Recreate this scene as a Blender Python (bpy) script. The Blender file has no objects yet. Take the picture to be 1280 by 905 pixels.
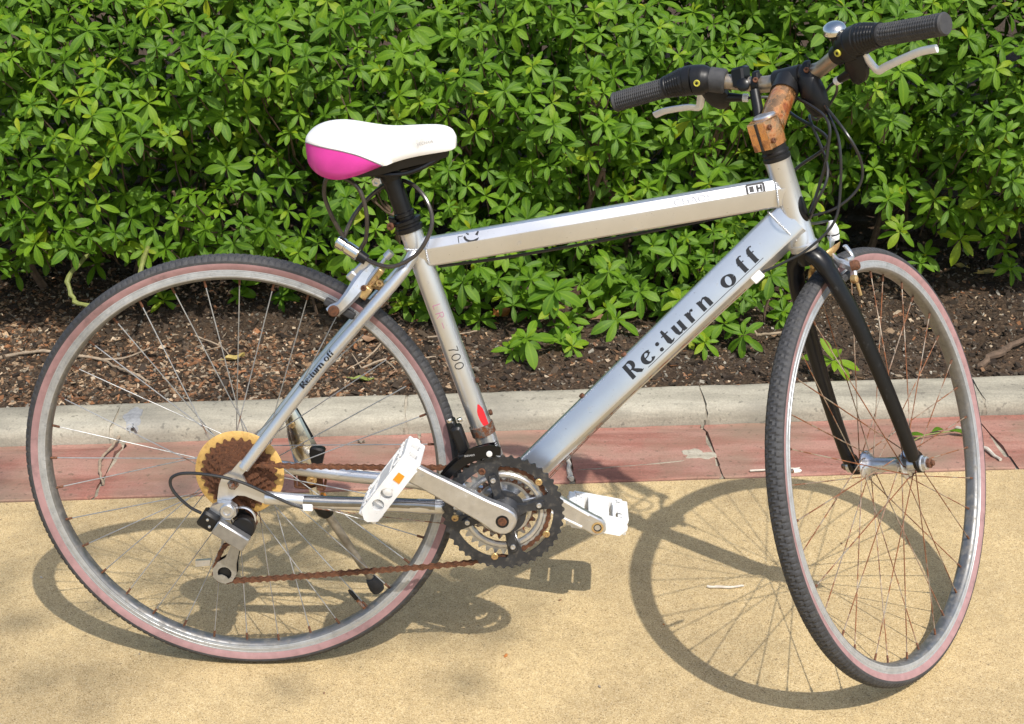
import bpy, math, random
import numpy as np
from mathutils import Vector, Matrix, Quaternion, geometry
from math import sin, cos, pi, radians, sqrt, atan2

random.seed(7)
rng = np.random.default_rng(7)
SC = bpy.context.scene
COL = SC.collection

# ------------------------------------------------------------------ camera
cam_d = bpy.data.cameras.new("camera")
cam = bpy.data.objects.new("camera", cam_d)
COL.objects.link(cam)
SC.camera = cam
CAM_YAW, CAM_PITCH, CAM_ROLL = 0.04534, 0.4169, 0.02211
cam.matrix_world = (Matrix.Translation((0.50691, -1.92142, 1.36366))
                    @ Matrix.Rotation(CAM_YAW, 4, 'Z') @ Matrix.Rotation(-CAM_PITCH, 4, 'X')
                    @ Matrix.Rotation(CAM_ROLL, 4, 'Y') @ Matrix.Rotation(pi / 2, 4, 'X'))
cam_d.sensor_width = 36.0
cam_d.lens = 36.0 * 1770.7 / 1280.0
cam_d.clip_start = 0.05
cam_d.clip_end = 500.0

# ------------------------------------------------------------------ light
SUN_AZ, SUN_EL = radians(-59.6), radians(56.8)       # azimuth from +X towards +Y
w = bpy.data.worlds.new("World")
SC.world = w
w.use_nodes = True
nt = w.node_tree
bg = nt.nodes["Background"]
sky = nt.nodes.new("ShaderNodeTexSky")
sky.sky_type = 'NISHITA'
sky.sun_disc = False
sky.sun_elevation = SUN_EL
sky.sun_rotation = pi / 2 - SUN_AZ
sky.air_density = 1.3
sky.dust_density = 2.5
nt.links.new(sky.outputs[0], bg.inputs[0])
bg.inputs[1].default_value = 0.15
sun_d = bpy.data.lights.new("sun", 'SUN')
sun_d.energy = 3.8
sun_d.angle = radians(0.65)
sun_d.color = (1.0, 0.955, 0.88)
sun = bpy.data.objects.new("sun", sun_d)
COL.objects.link(sun)
sdir = Vector((cos(SUN_EL) * cos(SUN_AZ), cos(SUN_EL) * sin(SUN_AZ), sin(SUN_EL)))
sun.rotation_mode = 'QUATERNION'
sun.rotation_quaternion = sdir.to_track_quat('Z', 'Y')
SC.view_settings.view_transform = 'Standard'
SC.view_settings.look = 'None'
SC.view_settings.gamma = 1.0
SC.view_settings.exposure = 0.30
SC.view_settings.use_curve_mapping = False
SC.cycles.max_bounces = 7
SC.cycles.transparent_max_bounces = 4

# ------------------------------------------------------------------ materials
def new_mat(name):
    m = bpy.data.materials.new(name)
    m.use_nodes = True
    n = m.node_tree
    return m, n, n.nodes["Principled BSDF"]

def N(n, t, **k):
    x = n.nodes.new(t)
    for a, b in k.items():
        setattr(x, a, b)
    return x

def noise(n, scale, detail=4, rough=0.55, vec=None):
    x = N(n, "ShaderNodeTexNoise")
    x.inputs["Scale"].default_value = scale
    x.inputs["Detail"].default_value = detail
    x.inputs["Roughness"].default_value = rough
    if vec is None:
        tc = N(n, "ShaderNodeTexCoord")
        vec = tc.outputs["Object"]
    n.links.new(vec, x.inputs["Vector"])
    return x

def ramp(n, src, stops):
    r = N(n, "ShaderNodeValToRGB")
    e = r.color_ramp.elements
    while len(e) < len(stops):
        e.new(0.5)
    for i, (p, c) in enumerate(stops):
        e[i].position = p
        if not isinstance(c, (tuple, list)):
            c = (c, c, c)
        e[i].color = (*c[:3], 1)
    n.links.new(src, r.inputs[0])
    return r

def mixc(n, fac, a, b, mode='MIX'):
    x = N(n, "ShaderNodeMix", data_type='RGBA', blend_type=mode)
    for s, v in ((x.inputs[0], fac), (x.inputs[6], a), (x.inputs[7], b)):
        if hasattr(v, "is_linked"):
            n.links.new(v, s)
        elif isinstance(v, (int, float)):
            s.default_value = v
        else:
            s.default_value = (*v[:3], 1)
    return x.outputs[2]

def bump(n, b, src, strength, dist):
    x = N(n, "ShaderNodeBump")
    x.inputs["Strength"].default_value = strength
    x.inputs["Distance"].default_value = dist
    n.links.new(src, x.inputs["Height"])
    n.links.new(x.outputs[0], b.inputs["Normal"])
    return x

def simple(name, col, metal=0.0, rough=0.5, var=0.12, scale=60, bmp=0.0, col2=None, cover=None, rough2=None, spec=None, cscale=90, coat=0):
    """painted / metal surface with slight tonal variation, optional second layer (rust, dirt) showing in patches"""
    m, n, b = new_mat(name)
    ns = noise(n, scale)
    r = ramp(n, ns.outputs[0], [(0.3, 1 - var), (0.7, 1 + var * 0.3)])
    c = mixc(n, 1.0, col, r.outputs[0], 'MULTIPLY')
    b.inputs["Metallic"].default_value = metal
    b.inputs["Roughness"].default_value = rough
    if spec is not None:
        b.inputs["Specular IOR Level"].default_value = spec
    if coat:
        b.inputs["Coat Weight"].default_value = coat
    if col2 is not None:
        ns2 = noise(n, cscale, 6, 0.65)
        lo, hi = cover
        f = ramp(n, ns2.outputs[0], [(lo, 0.0), (hi, 1.0)]).outputs[0]
        ns3 = noise(n, cscale * 2.7, 3)
        c2 = mixc(n, ramp(n, ns3.outputs[0], [(0.35, 0.0), (0.65, 1.0)]).outputs[0], col2, tuple(v * 0.45 for v in col2))
        c = mixc(n, f, c, c2)
        mr = N(n, "ShaderNodeMapRange")
        n.links.new(f, mr.inputs[0])
        mr.inputs[3].default_value = rough
        mr.inputs[4].default_value = rough2 if rough2 else 0.85
        n.links.new(mr.outputs[0], b.inputs["Roughness"])
        if metal > 0:
            mm = N(n, "ShaderNodeMapRange")
            n.links.new(f, mm.inputs[0])
            mm.inputs[3].default_value = metal
            mm.inputs[4].default_value = 0.0
            n.links.new(mm.outputs[0], b.inputs["Metallic"])
    n.links.new(c, b.inputs["Base Color"])
    if bmp:
        bump(n, b, ns.outputs[0], 0.5, bmp)
    return m

RUST = (0.20, 0.065, 0.02)
M = {}
M['silver'] = simple('silver_paint', (0.64, 0.655, 0.68), 0.80, 0.30, 0.06, 25, col2=(0.56, 0.565, 0.57), cover=(0.62, 0.85), rough2=0.45)
def add_wear(m, dark=(0.20, 0.20, 0.20), lo=0.70, hi=0.73, sc=170):
    n = m.node_tree; bs = n.nodes["Principled BSDF"]
    src = bs.inputs["Base Color"].links[0].from_socket
    tc = N(n, "ShaderNodeTexCoord"); mp = N(n, "ShaderNodeMapping"); mp.inputs["Scale"].default_value = (1, 1, 2.2); mp.inputs["Rotation"].default_value = (0, .8, .3)
    n.links.new(tc.outputs["Object"], mp.inputs[0])
    ns = noise(n, sc, 3, 0.6, mp.outputs[0])
    f = ramp(n, ns.outputs[0], [(lo, 0.0), (hi, 0.75)]).outputs[0]
    n.links.new(mixc(n, f, src, dark), bs.inputs["Base Color"])
add_wear(M['silver'])
M['alloy'] = simple('worn_alloy', (0.60, 0.61, 0.63), 0.80, 0.28, 0.15, 80, col2=(0.48, 0.44, 0.36), cover=(0.56, 0.78), rough2=0.5)
M['lever'] = simple('pale_lever', (0.80, 0.80, 0.80), 0.45, 0.32, 0.06, 80)
M['rim'] = simple('brushed_rim', (0.46, 0.48, 0.50), 0.50, 0.36, 0.2, 60, col2=(0.30, 0.29, 0.27), cover=(0.5, 0.8), rough2=0.55)
M['rim_in'] = simple('rim_inner', (0.24, 0.24, 0.24), 0.8, 0.42, 0.2, 60, col2=(0.22, 0.20, 0.17), cover=(0.45, 0.75), rough2=0.6)
M['chrome'] = simple('chrome', (0.66, 0.65, 0.62), 1.0, 0.18, 0.15, 60, col2=RUST, cover=(0.68, 0.74), rough2=0.7)
M['black'] = simple('black_paint', (0.005, 0.005, 0.006), 0.0, 0.30, 0.2, 40, col2=(0.035, 0.035, 0.036), cover=(0.62, 0.74), rough2=0.6, spec=0.32)
M['plastic'] = simple('black_plastic', (0.009, 0.009, 0.010), 0.0, 0.42, 0.25, 90, bmp=0.0003, spec=0.35)
M['rubber'] = simple('grey_black_rubber', (0.042, 0.042, 0.045), 0.0, 0.7, 0.3, 120, bmp=0.0004, col2=(0.10, 0.095, 0.085), cover=(0.5, 0.85))
M['pink'] = simple('faded_pink_sidewall', (0.33, 0.192, 0.190), 0.0, 0.75, 0.18, 70, bmp=0.0004, col2=(0.20, 0.13, 0.125), cover=(0.55, 0.80), cscale=30)
M['rust'] = simple('rusty_steel', (0.13, 0.055, 0.028), 0.15, 0.75, 0.5, 300, bmp=0.0004, col2=(0.22, 0.085, 0.035), cover=(0.45, 0.65), cscale=220)
M['ruststeel'] = simple('rust_spotted_steel', (0.30, 0.28, 0.25), 0.8, 0.45, 0.3, 120, bmp=0.0004, col2=RUST, cover=(0.42, 0.55), cscale=140)
M['rustspoke'] = simple('orange_rusty_spoke', (0.42, 0.36, 0.28), 0.5, 0.5, 0.3, 90, col2=(0.24, 0.085, 0.03), cover=(0.40, 0.54), cscale=22)
M['spoke'] = simple('dull_spoke', (0.38, 0.38, 0.375), 0.5, 0.45, 0.2, 90, col2=(0.18, 0.09, 0.05), cover=(0.56, 0.70), cscale=18)
M['stem'] = simple('orange_corroded_stem', (0.78, 0.40, 0.17), 0.92, 0.24, 0.25, 70, bmp=0.00015, col2=(0.30, 0.085, 0.02), cover=(0.46, 0.60), rough2=0.45, cscale=34)
M['stem'].node_tree.nodes['Principled BSDF'].inputs['Coat Weight'].default_value = 0.5
M['bar'] = simple('tarnished_bar', (0.40, 0.34, 0.27), 0.75, 0.35, 0.2, 50, col2=(0.22, 0.12, 0.06), cover=(0.50, 0.72), rough2=0.5, cscale=40)
M['white'] = simple('white_vinyl', (0.82, 0.81, 0.79), 0.0, 0.42, 0.05, 60, bmp=0.0004, col2=(0.66, 0.63, 0.57), cover=(0.58, 0.80), rough2=0.5, cscale=24)
M['wplastic'] = simple('white_plastic', (0.78, 0.78, 0.77), 0.0, 0.45, 0.10, 60, bmp=0.0003, col2=(0.45, 0.42, 0.36), cover=(0.60, 0.80))
M['magenta'] = simple('magenta_vinyl', (0.62, 0.045, 0.34), 0.0, 0.28, 0.10, 40, bmp=0.0002)
M['yellow'] = simple('yellowed_plastic', (0.62, 0.39, 0.12), 0.0, 0.5, 0.15, 60, col2=(0.46, 0.25, 0.06), cover=(0.5, 0.8))
M['red'] = simple('red_sticker', (0.72, 0.02, 0.03), 0.0, 0.4)
M['orange'] = simple('orange_reflector', (0.85, 0.28, 0.02), 0.0, 0.25)
M['goldbolt'] = simple('gold_stained_alloy', (0.62, 0.44, 0.20), 0.7, 0.4, 0.3, 150, col2=(0.30, 0.13, 0.05), cover=(0.5, 0.65))
M['ringgrey'] = simple('dark_grey_chainring', (0.035, 0.037, 0.042), 0.2, 0.45, 0.3, 60, col2=(0.16, 0.14, 0.11), cover=(0.52, 0.75))
M['ink'] = simple('black_print', (0.012, 0.012, 0.014), 0.0, 0.5, 0.05)
M['inkgrey'] = simple('worn_grey_print', (0.22, 0.22, 0.23), 0.0, 0.5, 0.3)
M['inkpink'] = simple('worn_pink_print', (0.60, 0.25, 0.42), 0.0, 0.5, 0.3)
M['inkwhite'] = simple('white_print', (0.65, 0.65, 0.65), 0.0, 0.5, 0.1)
M['inkyellow'] = simple('yellow_print', (0.50, 0.46, 0.06), 0.0, 0.5, 0.1)
M['cable'] = simple('cable_housing', (0.02, 0.02, 0.021), 0.0, 0.35, 0.2, 60)
M['lockcable'] = simple('smoky_lock_cable', (0.05, 0.042, 0.036), 0.0, 0.22, 0.3, 80)

# ------------------------------------------------------------------ mesh builder
class MB:
    def __init__(s):
        s.v = []; s.f = []; s.m = []
    def add(s, vs, fs, m=0):
        o = len(s.v)
        s.v += [tuple(x) for x in vs]
        for f in fs:
            s.f.append([i + o for i in f]); s.m.append(m)
        return s
    def rings(s, rings, cap=True, closed=False, m=0, wrap=True):
        n = len(rings[0]); fs = []; R = len(rings)
        for i in range(R if closed else R - 1):
            a = i * n; b = ((i + 1) % R) * n
            for j in range(n if wrap else n - 1):
                k = (j + 1) % n
                fs.append((a + j, a + k, b + k, b + j))
        if cap and not closed:
            fs.append(tuple(range(n))[::-1]); fs.append(tuple((R - 1) * n + j for j in range(n)))
        return s.add([p for r in rings for p in r], fs, m)
    def tube(s, pts, r, n=12, cap=True, closed=False, m=0, sec=None, ref=None):
        """sweep a circle (or a section in (u,v) scaled by r) along pts"""
        pts = [Vector(p) for p in pts]; K = len(pts)
        if not hasattr(r, '__len__'):
            r = [r] * K
        T = []
        for i in range(K):
            if closed:
                t = pts[(i + 1) % K] - pts[i - 1]
            else:
                t = pts[min(i + 1, K - 1)] - pts[max(i - 1, 0)]
            T.append(t.normalized())
        u = Vector(ref) if ref else (Vector((0, 1, 0)) if abs(T[0].y) < 0.9 else Vector((1, 0, 0)))
        if sec is None:
            sec = [(cos(2 * pi * j / n), sin(2 * pi * j / n)) for j in range(n)]
        rings = []
        for i in range(K):
            if ref: u = Vector(ref)
            u = (u - T[i] * u.dot(T[i])).normalized()
            v = T[i].cross(u)
            rr = r[i]
            if not hasattr(rr, '__len__'): rr = (rr, rr)
            rings.append([pts[i] + u * (a * rr[0]) + v * (b * rr[1]) for a, b in sec])
        return s.rings(rings, cap, closed, m)
    def box(s, c, ax, ay, az, bev=0.0, m=0):
        """centre, three half-extent vectors; chamfered when bev>0"""
        c = Vector(c); ax = Vector(ax); ay = Vector(ay); az = Vector(az)
        if bev <= 0:
            vs = [c + ax * i + ay * j + az * k for i in (-1, 1) for j in (-1, 1) for k in (-1, 1)]
            return s.add(vs, [(0, 1, 3, 2), (4, 6, 7, 5), (0, 4, 5, 1), (2, 3, 7, 6), (0, 2, 6, 4), (1, 5, 7, 3)], m)
        bx = 1 - bev / ax.length; by = 1 - bev / ay.length; bz = 1 - bev / az.length
        loops = []
        for (k, q) in ((-1, 0), (-bz, 1), (bz, 1), (1, 0)):
            X = 1 if q else bx; Y = 1 if q else by
            l = []
            for sx, sy in ((1, 1), (-1, 1), (-1, -1), (1, -1)):
                p1 = c + ax * (sx * X) + ay * (sy * (by if q else by * by)) + az * k
                p2 = c + ax * (sx * (bx if q else bx * bx)) + ay * (sy * Y) + az * k
                l += [p1, p2] if sx * sy > 0 else [p2, p1]
            loops.append(l)
        return s.rings(loops, True, False, m)
    def lathe(s, prof, o, ax, n=24, m=0, closed_prof=False):
        """prof: (radius, height along axis)"""
        o = Vector(o); ax = Vector(ax).normalized()
        u = ax.orthogonal().normalized(); v = ax.cross(u)
        rings = []
        for r, h in prof:
            rings.append([o + ax * h + (u * cos(2 * pi * j / n) + v * sin(2 * pi * j / n)) * max(r, 1e-5) for j in range(n)])
        return s.rings(rings, not closed_prof, closed_prof, m)
    def plate(s, loops, o, ux, uy, th, m=0):
        """flat plate from 2-D loops (first outer, others holes) extruded th along ux x uy, centred"""
        o = Vector(o); ux = Vector(ux); uy = Vector(uy); uz = ux.cross(uy).normalized()
        l3 = [[Vector((a, b, 0)) for a, b in l] for l in loops]
        tri = geometry.tessellate_polygon(l3)
        flat = [p for l in l3 for p in l]; K = len(flat)
        vs = [o + ux * p.x + uy * p.y + uz * (th / 2) for p in flat] + [o + ux * p.x + uy * p.y - uz * (th / 2) for p in flat]
        fs = []
        for t in tri:
            a, b, c = (flat[i] for i in t)
            if (b - a).cross(c - a).z < 0: t = t[::-1]
            fs.append(tuple(t)); fs.append(tuple(i + K for i in t[::-1]))
        q = 0
        for li, l in enumerate(l3):
            n = len(l)
            area = sum(l[i].x * l[(i + 1) % n].y - l[(i + 1) % n].x * l[i].y for i in range(n))
            flip = (area < 0) != (li > 0)
            for i in range(n):
                j = (i + 1) % n
                f = (q + j, q + i, q + i + K, q + j + K)
                fs.append(f[::-1] if flip else f)
            q += n
        return s.add(vs, fs, m)
    def mesh(s, name, mats, sharp=35):
        me = bpy.data.meshes.new(name)
        me.from_pydata(s.v, [], s.f)
        for m in (mats if isinstance(mats, (list, tuple)) else [mats]):
            me.materials.append(m)
        if len(set(s.m)) > 1:
            me.polygons.foreach_set('material_index', s.m)
        me.polygons.foreach_set('use_smooth', [True] * len(me.polygons))
        me.update()
        me.set_sharp_from_angle(angle=radians(sharp))
        return me

MBk = {}                                             # object name -> matrix in bike coordinates
def link(name, data, parent=None, Mb=None):
    """link an object whose mesh is in bike coordinates times Mb; parent keeps its own bike matrix"""
    o = bpy.data.objects.new(name, data)
    COL.objects.link(o)
    Mb = Mb if Mb is not None else Matrix()
    MBk[o.name] = Mb
    if parent is not None:
        o.parent = parent
        o.matrix_basis = MBk[parent.name].inverted() @ Mb
    return o
def part(name, mb, mat, parent, Mb=None, sharp=35, label=None):
    """mesh in bike coordinates, re-centred on its own middle"""
    c = Vector([(min(p[i] for p in mb.v) + max(p[i] for p in mb.v)) / 2 for i in range(3)])
    mb.v = [(p[0] - c.x, p[1] - c.y, p[2] - c.z) for p in mb.v]
    Mb = Mb if Mb is not None else Matrix()
    o = link(name, mb.mesh(name, mat, sharp), parent, Mb @ Matrix.Translation(c))
    if label: o['label'] = label
    return o
def P(x, z, w=0.0):
    """bike coordinates: x forward, z up from rear axle, w to the bike's right-hand side"""
    return Vector((x, -w, z))
def smooth_path(pts, k=8, closed=False):
    """Catmull-Rom through pts"""
    pts = [Vector(p) for p in pts]; n = len(pts); out = []
    for i in range(n if closed else n - 1):
        if closed:
            p0, p1, p2, p3 = pts[i - 1], pts[i], pts[(i + 1) % n], pts[(i + 2) % n]
        else:
            p0, p1, p2, p3 = pts[max(i - 1, 0)], pts[i], pts[i + 1], pts[min(i + 2, n - 1)]
        for j in range(k):
            t = j / k
            out.append(0.5 * ((2 * p1) + (p2 - p0) * t + (2 * p0 - 5 * p1 + 4 * p2 - p3) * t * t + (3 * p1 - p0 - 3 * p2 + p3) * t ** 3))
    if not closed: out.append(pts[-1])
    return out

# ================================================================== SETTING
def grid_mesh(name, xs, ys, hf, mat):
    X, Y = np.meshgrid(xs, ys); Z = hf(X, Y)
    nx, ny = len(xs), len(ys)
    co = np.stack([X, Y, Z], -1).reshape(-1, 3)
    i = np.arange(nx - 1); j = np.arange(ny - 1)
    I, J = np.meshgrid(i, j)
    a = (J * nx + I).ravel()
    F = np.stack([a, a + 1, a + nx + 1, a + nx], 1)
    return np_mesh(name, co, F, mat)
def np_mesh(name, co, F, mat, attrs=None, smooth=True, uv=None):
    me = bpy.data.meshes.new(name)
    me.vertices.add(len(co)); me.vertices.foreach_set('co', co.astype(np.float32).ravel())
    k = F.shape[1]
    me.loops.add(F.size); me.loops.foreach_set('vertex_index', F.astype(np.int32).ravel())
    me.polygons.add(len(F)); me.polygons.foreach_set('loop_start', np.arange(0, F.size, k, dtype=np.int32))
    me.polygons.foreach_set('use_smooth', np.full(len(F), smooth))
    me.materials.append(mat)
    if attrs:
        for an, (typ, arr) in attrs.items():
            at = me.attributes.new(an, typ, 'POINT')
            at.data.foreach_set('color' if 'COLOR' in typ else 'value', arr.astype(np.float32).ravel())
    me.update(); me.validate()
    return me
def vnoise(X, Y, s, seed=0):
    """smooth value noise on a lattice, in 0..1"""
    x = X * s + 37.1 * seed; y = Y * s + 11.7 * seed
    xi = np.floor(x); yi = np.floor(y); xf = x - xi; yf = y - yi
    def h(a, b):
        v = np.sin(a * 127.1 + b * 311.7 + seed * 74.7) * 43758.5453
        return v - np.floor(v)
    u = xf * xf * (3 - 2 * xf); v = yf * yf * (3 - 2 * yf)
    return (h(xi, yi) * (1 - u) + h(xi + 1, yi) * u) * (1 - v) + (h(xi, yi + 1) * (1 - u) + h(xi + 1, yi + 1) * u) * v

KA = radians(3.85)                                    # kerb direction
V_FRONT, V_BASE, V_BACK = 0.5216, 0.7847, 0.9077
KM = Matrix.Rotation(KA, 4, 'Z')                      # kerb frame: u along, v across
def KP(u, v, z=0): return KM @ Vector((u, v, z))

# asphalt: tan resin-bound fine aggregate, one sheet to the horizon with a finer strip in view
def asphalt_mat():
    m, n, b = new_mat('tan_aggregate_paving')
    tc = N(n, "ShaderNodeTexCoord"); ob = tc.outputs["Object"]
    vo = N(n, "ShaderNodeTexVoronoi"); vo.inputs["Scale"].default_value = 720
    n.links.new(ob, vo.inputs["Vector"])
    sep = N(n, "ShaderNodeSeparateColor"); n.links.new(vo.outputs["Color"], sep.inputs[0])
    grain = ramp(n, sep.outputs[0], [(0.0, (0.20, 0.14, 0.075)), (0.10, (0.41, 0.292, 0.138)), (0.50, (0.530, 0.394, 0.202)), (0.85, (0.585, 0.445, 0.240)), (1.0, (0.67, 0.54, 0.33))])
    fine = noise(n, 900, 2, 0.6, ob)
    c = mixc(n, 1.0, grain.outputs[0], ramp(n, fine.outputs[0], [(0.25, 0.72), (0.75, 1.18)]).outputs[0], 'MULTIPLY')
    big = noise(n, 3.2, 5, 0.6, ob)
    c = mixc(n, 1.0, c, ramp(n, big.outputs[0], [(0.30, (0.74, 0.74, 0.76)), (0.62, (1.0, 1.0, 1.0))]).outputs[0], 'MULTIPLY')
    mid = noise(n, 38, 4, 0.7, ob)
    c = mixc(n, 1.0, c, ramp(n, mid.outputs[0], [(0.28, 0.86), (0.62, 1.04)]).outputs[0], 'MULTIPLY')
    pit = noise(n, 120, 2, 0.5, ob)
    c = mixc(n, ramp(n, pit.outputs[0], [(0.68, 0.0), (0.74, 0.6)]).outputs[0], c, (0.13, 0.10, 0.065))
    n.links.new(c, b.inputs["Base Color"])
    b.inputs["Roughness"].default_value = 0.9
    b.inputs["Specular IOR Level"].default_value = 0.25
    add = N(n, "ShaderNodeMath", operation='ADD')
    n.links.new(vo.outputs["Distance"], add.inputs[0]); n.links.new(mid.outputs[0], add.inputs[1])
    bump(n, b, vo.outputs["Distance"], 0.45, -0.0009)
    return m
# u-v grid of paving in kerb frame, reaches far towards the camera side
xs = np.concatenate([[-200, -40, -8], np.linspace(-3, 4, 141), [9, 42, 200]])
ys = np.concatenate([[-200, -40, -8], np.linspace(-3, V_FRONT, 90)])
def hpave(X, Y):
    inn = (np.abs(X - 0.5) < 3.4) & (Y > -3)
    return np.where(inn, (vnoise(X, Y, 3, 1) - 0.5) * 0.0016, 0) - 0.0008
o = bpy.data.objects.new('pavement', grid_mesh('pavement', xs, ys, hpave, asphalt_mat()))
COL.objects.link(o); o.matrix_world = KM; o['kind'] = 'structure'

# ground sheet under and beyond everything (packed earth), reaches the horizon
def soil_mat():
    m, n, b = new_mat('dark_planting_soil')
    tc = N(n, "ShaderNodeTexCoord"); ob = tc.outputs["Object"]
    n1 = noise(n, 9, 6, 0.7, ob); n2 = noise(n, 160, 4, 0.7, ob); n3 = noise(n, 2.2, 4, 0.6, ob)
    c = ramp(n, n2.outputs[0], [(0.25, (0.016, 0.011, 0.008)), (0.48, (0.045, 0.031, 0.021)), (0.62, (0.095, 0.065, 0.042)), (0.80, (0.18, 0.125, 0.08))]).outputs[0]
    c = mixc(n, 1.0, c, ramp(n, n1.outputs[0], [(0.3, 0.65), (0.7, 1.35)]).outputs[0], 'MULTIPLY')
    c = mixc(n, ramp(n, n3.outputs[0], [(0.48, 0.0), (0.72, 0.55)]).outputs[0], c, (0.11, 0.068, 0.04))
    n.links.new(c, b.inputs["Base Color"])
    b.inputs["Roughness"].default_value = 0.95
    b.inputs["Specular IOR Level"].default_value = 0.15
    bump(n, b, n2.outputs[0], 0.9, 0.006)
    return m
SOIL = soil_mat()
def hsoil(X, Y):
    d = np.clip((Y - V_BACK) / 0.5, 0, 3)
    z = 0.012 + 0.022 * np.minimum(d, 1) + (vnoise(X, Y, 4, 2) - 0.5) * 0.035 * np.minimum(d * 3, 1) \
        + (vnoise(X, Y, 18, 3) - 0.5) * 0.012 + (vnoise(X, Y, 60, 4) - 0.5) * 0.008
    return z
xs = np.concatenate([[-60, -12], np.linspace(-3, 4, 420), [13, 60]])
ys = np.concatenate([np.linspace(V_BACK - 0.004, 2.6, 150), [3.2, 6, 20, 60, 200]])
o = bpy.data.objects.new('soil_bed', grid_mesh('soil_bed', xs, ys, hsoil, SOIL))
COL.objects.link(o); o.matrix_world = KM; o['kind'] = 'structure'
soil_z = lambda u, v: float(hsoil(np.array([u]), np.array([v]))[0])
def W2K(x, y):
    return (x * cos(KA) + y * sin(KA), -x * sin(KA) + y * cos(KA))

def slab_mat(name, stops, big, stain, sc=1.0):
    m, n, b = new_mat(name)
    tc = N(n, "ShaderNodeTexCoord"); ob = tc.outputs["Object"]
    oi = N(n, "ShaderNodeObjectInfo")
    va = N(n, "ShaderNodeVectorMath", operation='ADD'); n.links.new(ob, va.inputs[0]); n.links.new(oi.outputs["Location"], va.inputs[1])
    ob = va.outputs[0]
    mp = N(n, "ShaderNodeMapping"); mp.inputs["Scale"].default_value = (0.35, 1.6, 1.6); n.links.new(ob, mp.inputs[0])
    a = noise(n, 8 * sc, 6, 0.65, mp.outputs[0]); f = noise(n, 240, 4, 0.7, ob); g = noise(n, 4.0, 5, 0.6, ob)
    c = ramp(n, a.outputs[0], stops).outputs[0]
    c = mixc(n, 1.0, c, ramp(n, f.outputs[0], [(0.25, 0.72), (0.7, 1.12)]).outputs[0], 'MULTIPLY')
    c = mixc(n, ramp(n, g.outputs[0], [(big[0], 0.0), (big[1], big[2])]).outputs[0], c, stain)
    sp = noise(n, 75, 3, 0.5, ob)
    c = mixc(n, ramp(n, sp.outputs[0], [(0.62, 0.0), (0.70, 0.55)]).outputs[0], c, tuple(v * 0.45 for v in stain))
    n.links.new(c, b.inputs["Base Color"])
    b.inputs["Roughness"].default_value = 0.85
    b.inputs["Specular IOR Level"].default_value = 0.25
    bump(n, b, f.outputs[0], 0.5, 0.0018)
    return m
KERB = slab_mat('weathered_kerb_concrete', [(0.25, (0.17, 0.155, 0.125)), (0.45, (0.31, 0.285, 0.225)), (0.60, (0.42, 0.385, 0.305)), (0.8, (0.31, 0.29, 0.24))], (0.48, 0.66, 0.6), (0.19, 0.175, 0.145))
GUT = slab_mat('red_painted_gutter', [(0.25, (0.17, 0.080, 0.058)), (0.42, (0.29, 0.128, 0.096)), (0.58, (0.38, 0.205, 0.160)), (0.8, (0.26, 0.15, 0.11))], (0.42, 0.64, 0.75), (0.22, 0.165, 0.115), 1.0)
MORTAR = slab_mat('pale_mortar', [(0.3, (0.13, 0.11, 0.08)), (0.5, (0.36, 0.32, 0.25)), (0.7, (0.50, 0.45, 0.36)), (0.9, (0.22, 0.19, 0.14))], (0.5, 0.7, 0.3), (0.15, 0.12, 0.08))

def extrude_u(prof, u0, u1, step, wob0, wob1, seed, amp=0.0012, xsk=0.0):
    """profile (v,z) swept along u with wobbling ends; rings share the profile"""
    K = max(2, int((u1 - u0) / step) + 1)
    r = random.Random(seed)
    e0 = [wob0 * (r.random() - 0.5) for _ in prof]; e1 = [wob1 * (r.random() - 0.5) for _ in prof]
    mb = MB(); rings = []
    for i in range(K):
        t = i / (K - 1); ring = []
        for j, (v, z) in enumerate(prof):
            u = u0 + (u1 - u0) * t + e0[j] * max(0, 1 - t * 12) + e1[j] * max(0, 1 - (1 - t) * 12)
            dz = (float(vnoise(np.array([u]), np.array([v + seed]), 22, 5)[0]) - 0.5) * amp * 2
            ring.append(KP(u, v, z + (dz if z > -0.03 else 0)))
        rings.append(ring)
    mb.rings(rings)
    return mb
def struct_root(name):
    r = bpy.data.objects.new(name, None); COL.objects.link(r); r['kind'] = 'structure'
    MBk[r.name] = Matrix()
    return r
kerb = struct_root('kerb')
rise = 0.028
kprof = [(V_BASE + 0.001, -0.06), (V_BASE + 0.001, rise * 0.40 - 0.006), (V_BASE + 0.004, rise * 0.7 - 0.004), (V_BASE + 0.011, rise * 0.93 - 0.002), (V_BASE + 0.024, rise),
         (V_BASE + 0.06, rise + 0.002), (V_BASE + 0.10, rise + 0.003), (V_BACK - 0.010, rise + 0.002), (V_BACK - 0.003, rise - 0.003), (V_BACK, rise - 0.01), (V_BACK, -0.06)]
def world_u(x, y): return W2K(x, y)[0]
kj = [-2.84, -2.24, -1.64, -1.03, -0.425, 0.205, 0.855, 1.46, 2.06, 2.66, 3.26]
for i in range(len(kj) - 1):
    g = 0.0025
    mb = extrude_u(kprof, kj[i] + g, kj[i + 1] - g, 0.03, 0.006, 0.006, i + 1)
    part('kerb_stone', mb, KERB, kerb)
for i in range(1, len(kj) - 1):                       # recessed joint fill
    mb = extrude_u([(v, z - 0.0035) for v, z in kprof[:-1]] + [(V_BACK - 0.001, -0.05)], kj[i] - 0.006, kj[i] + 0.006, 0.006, 0, 0, i + 40, 0.002)
    part('joint_mortar', mb, MORTAR, kerb)
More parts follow.
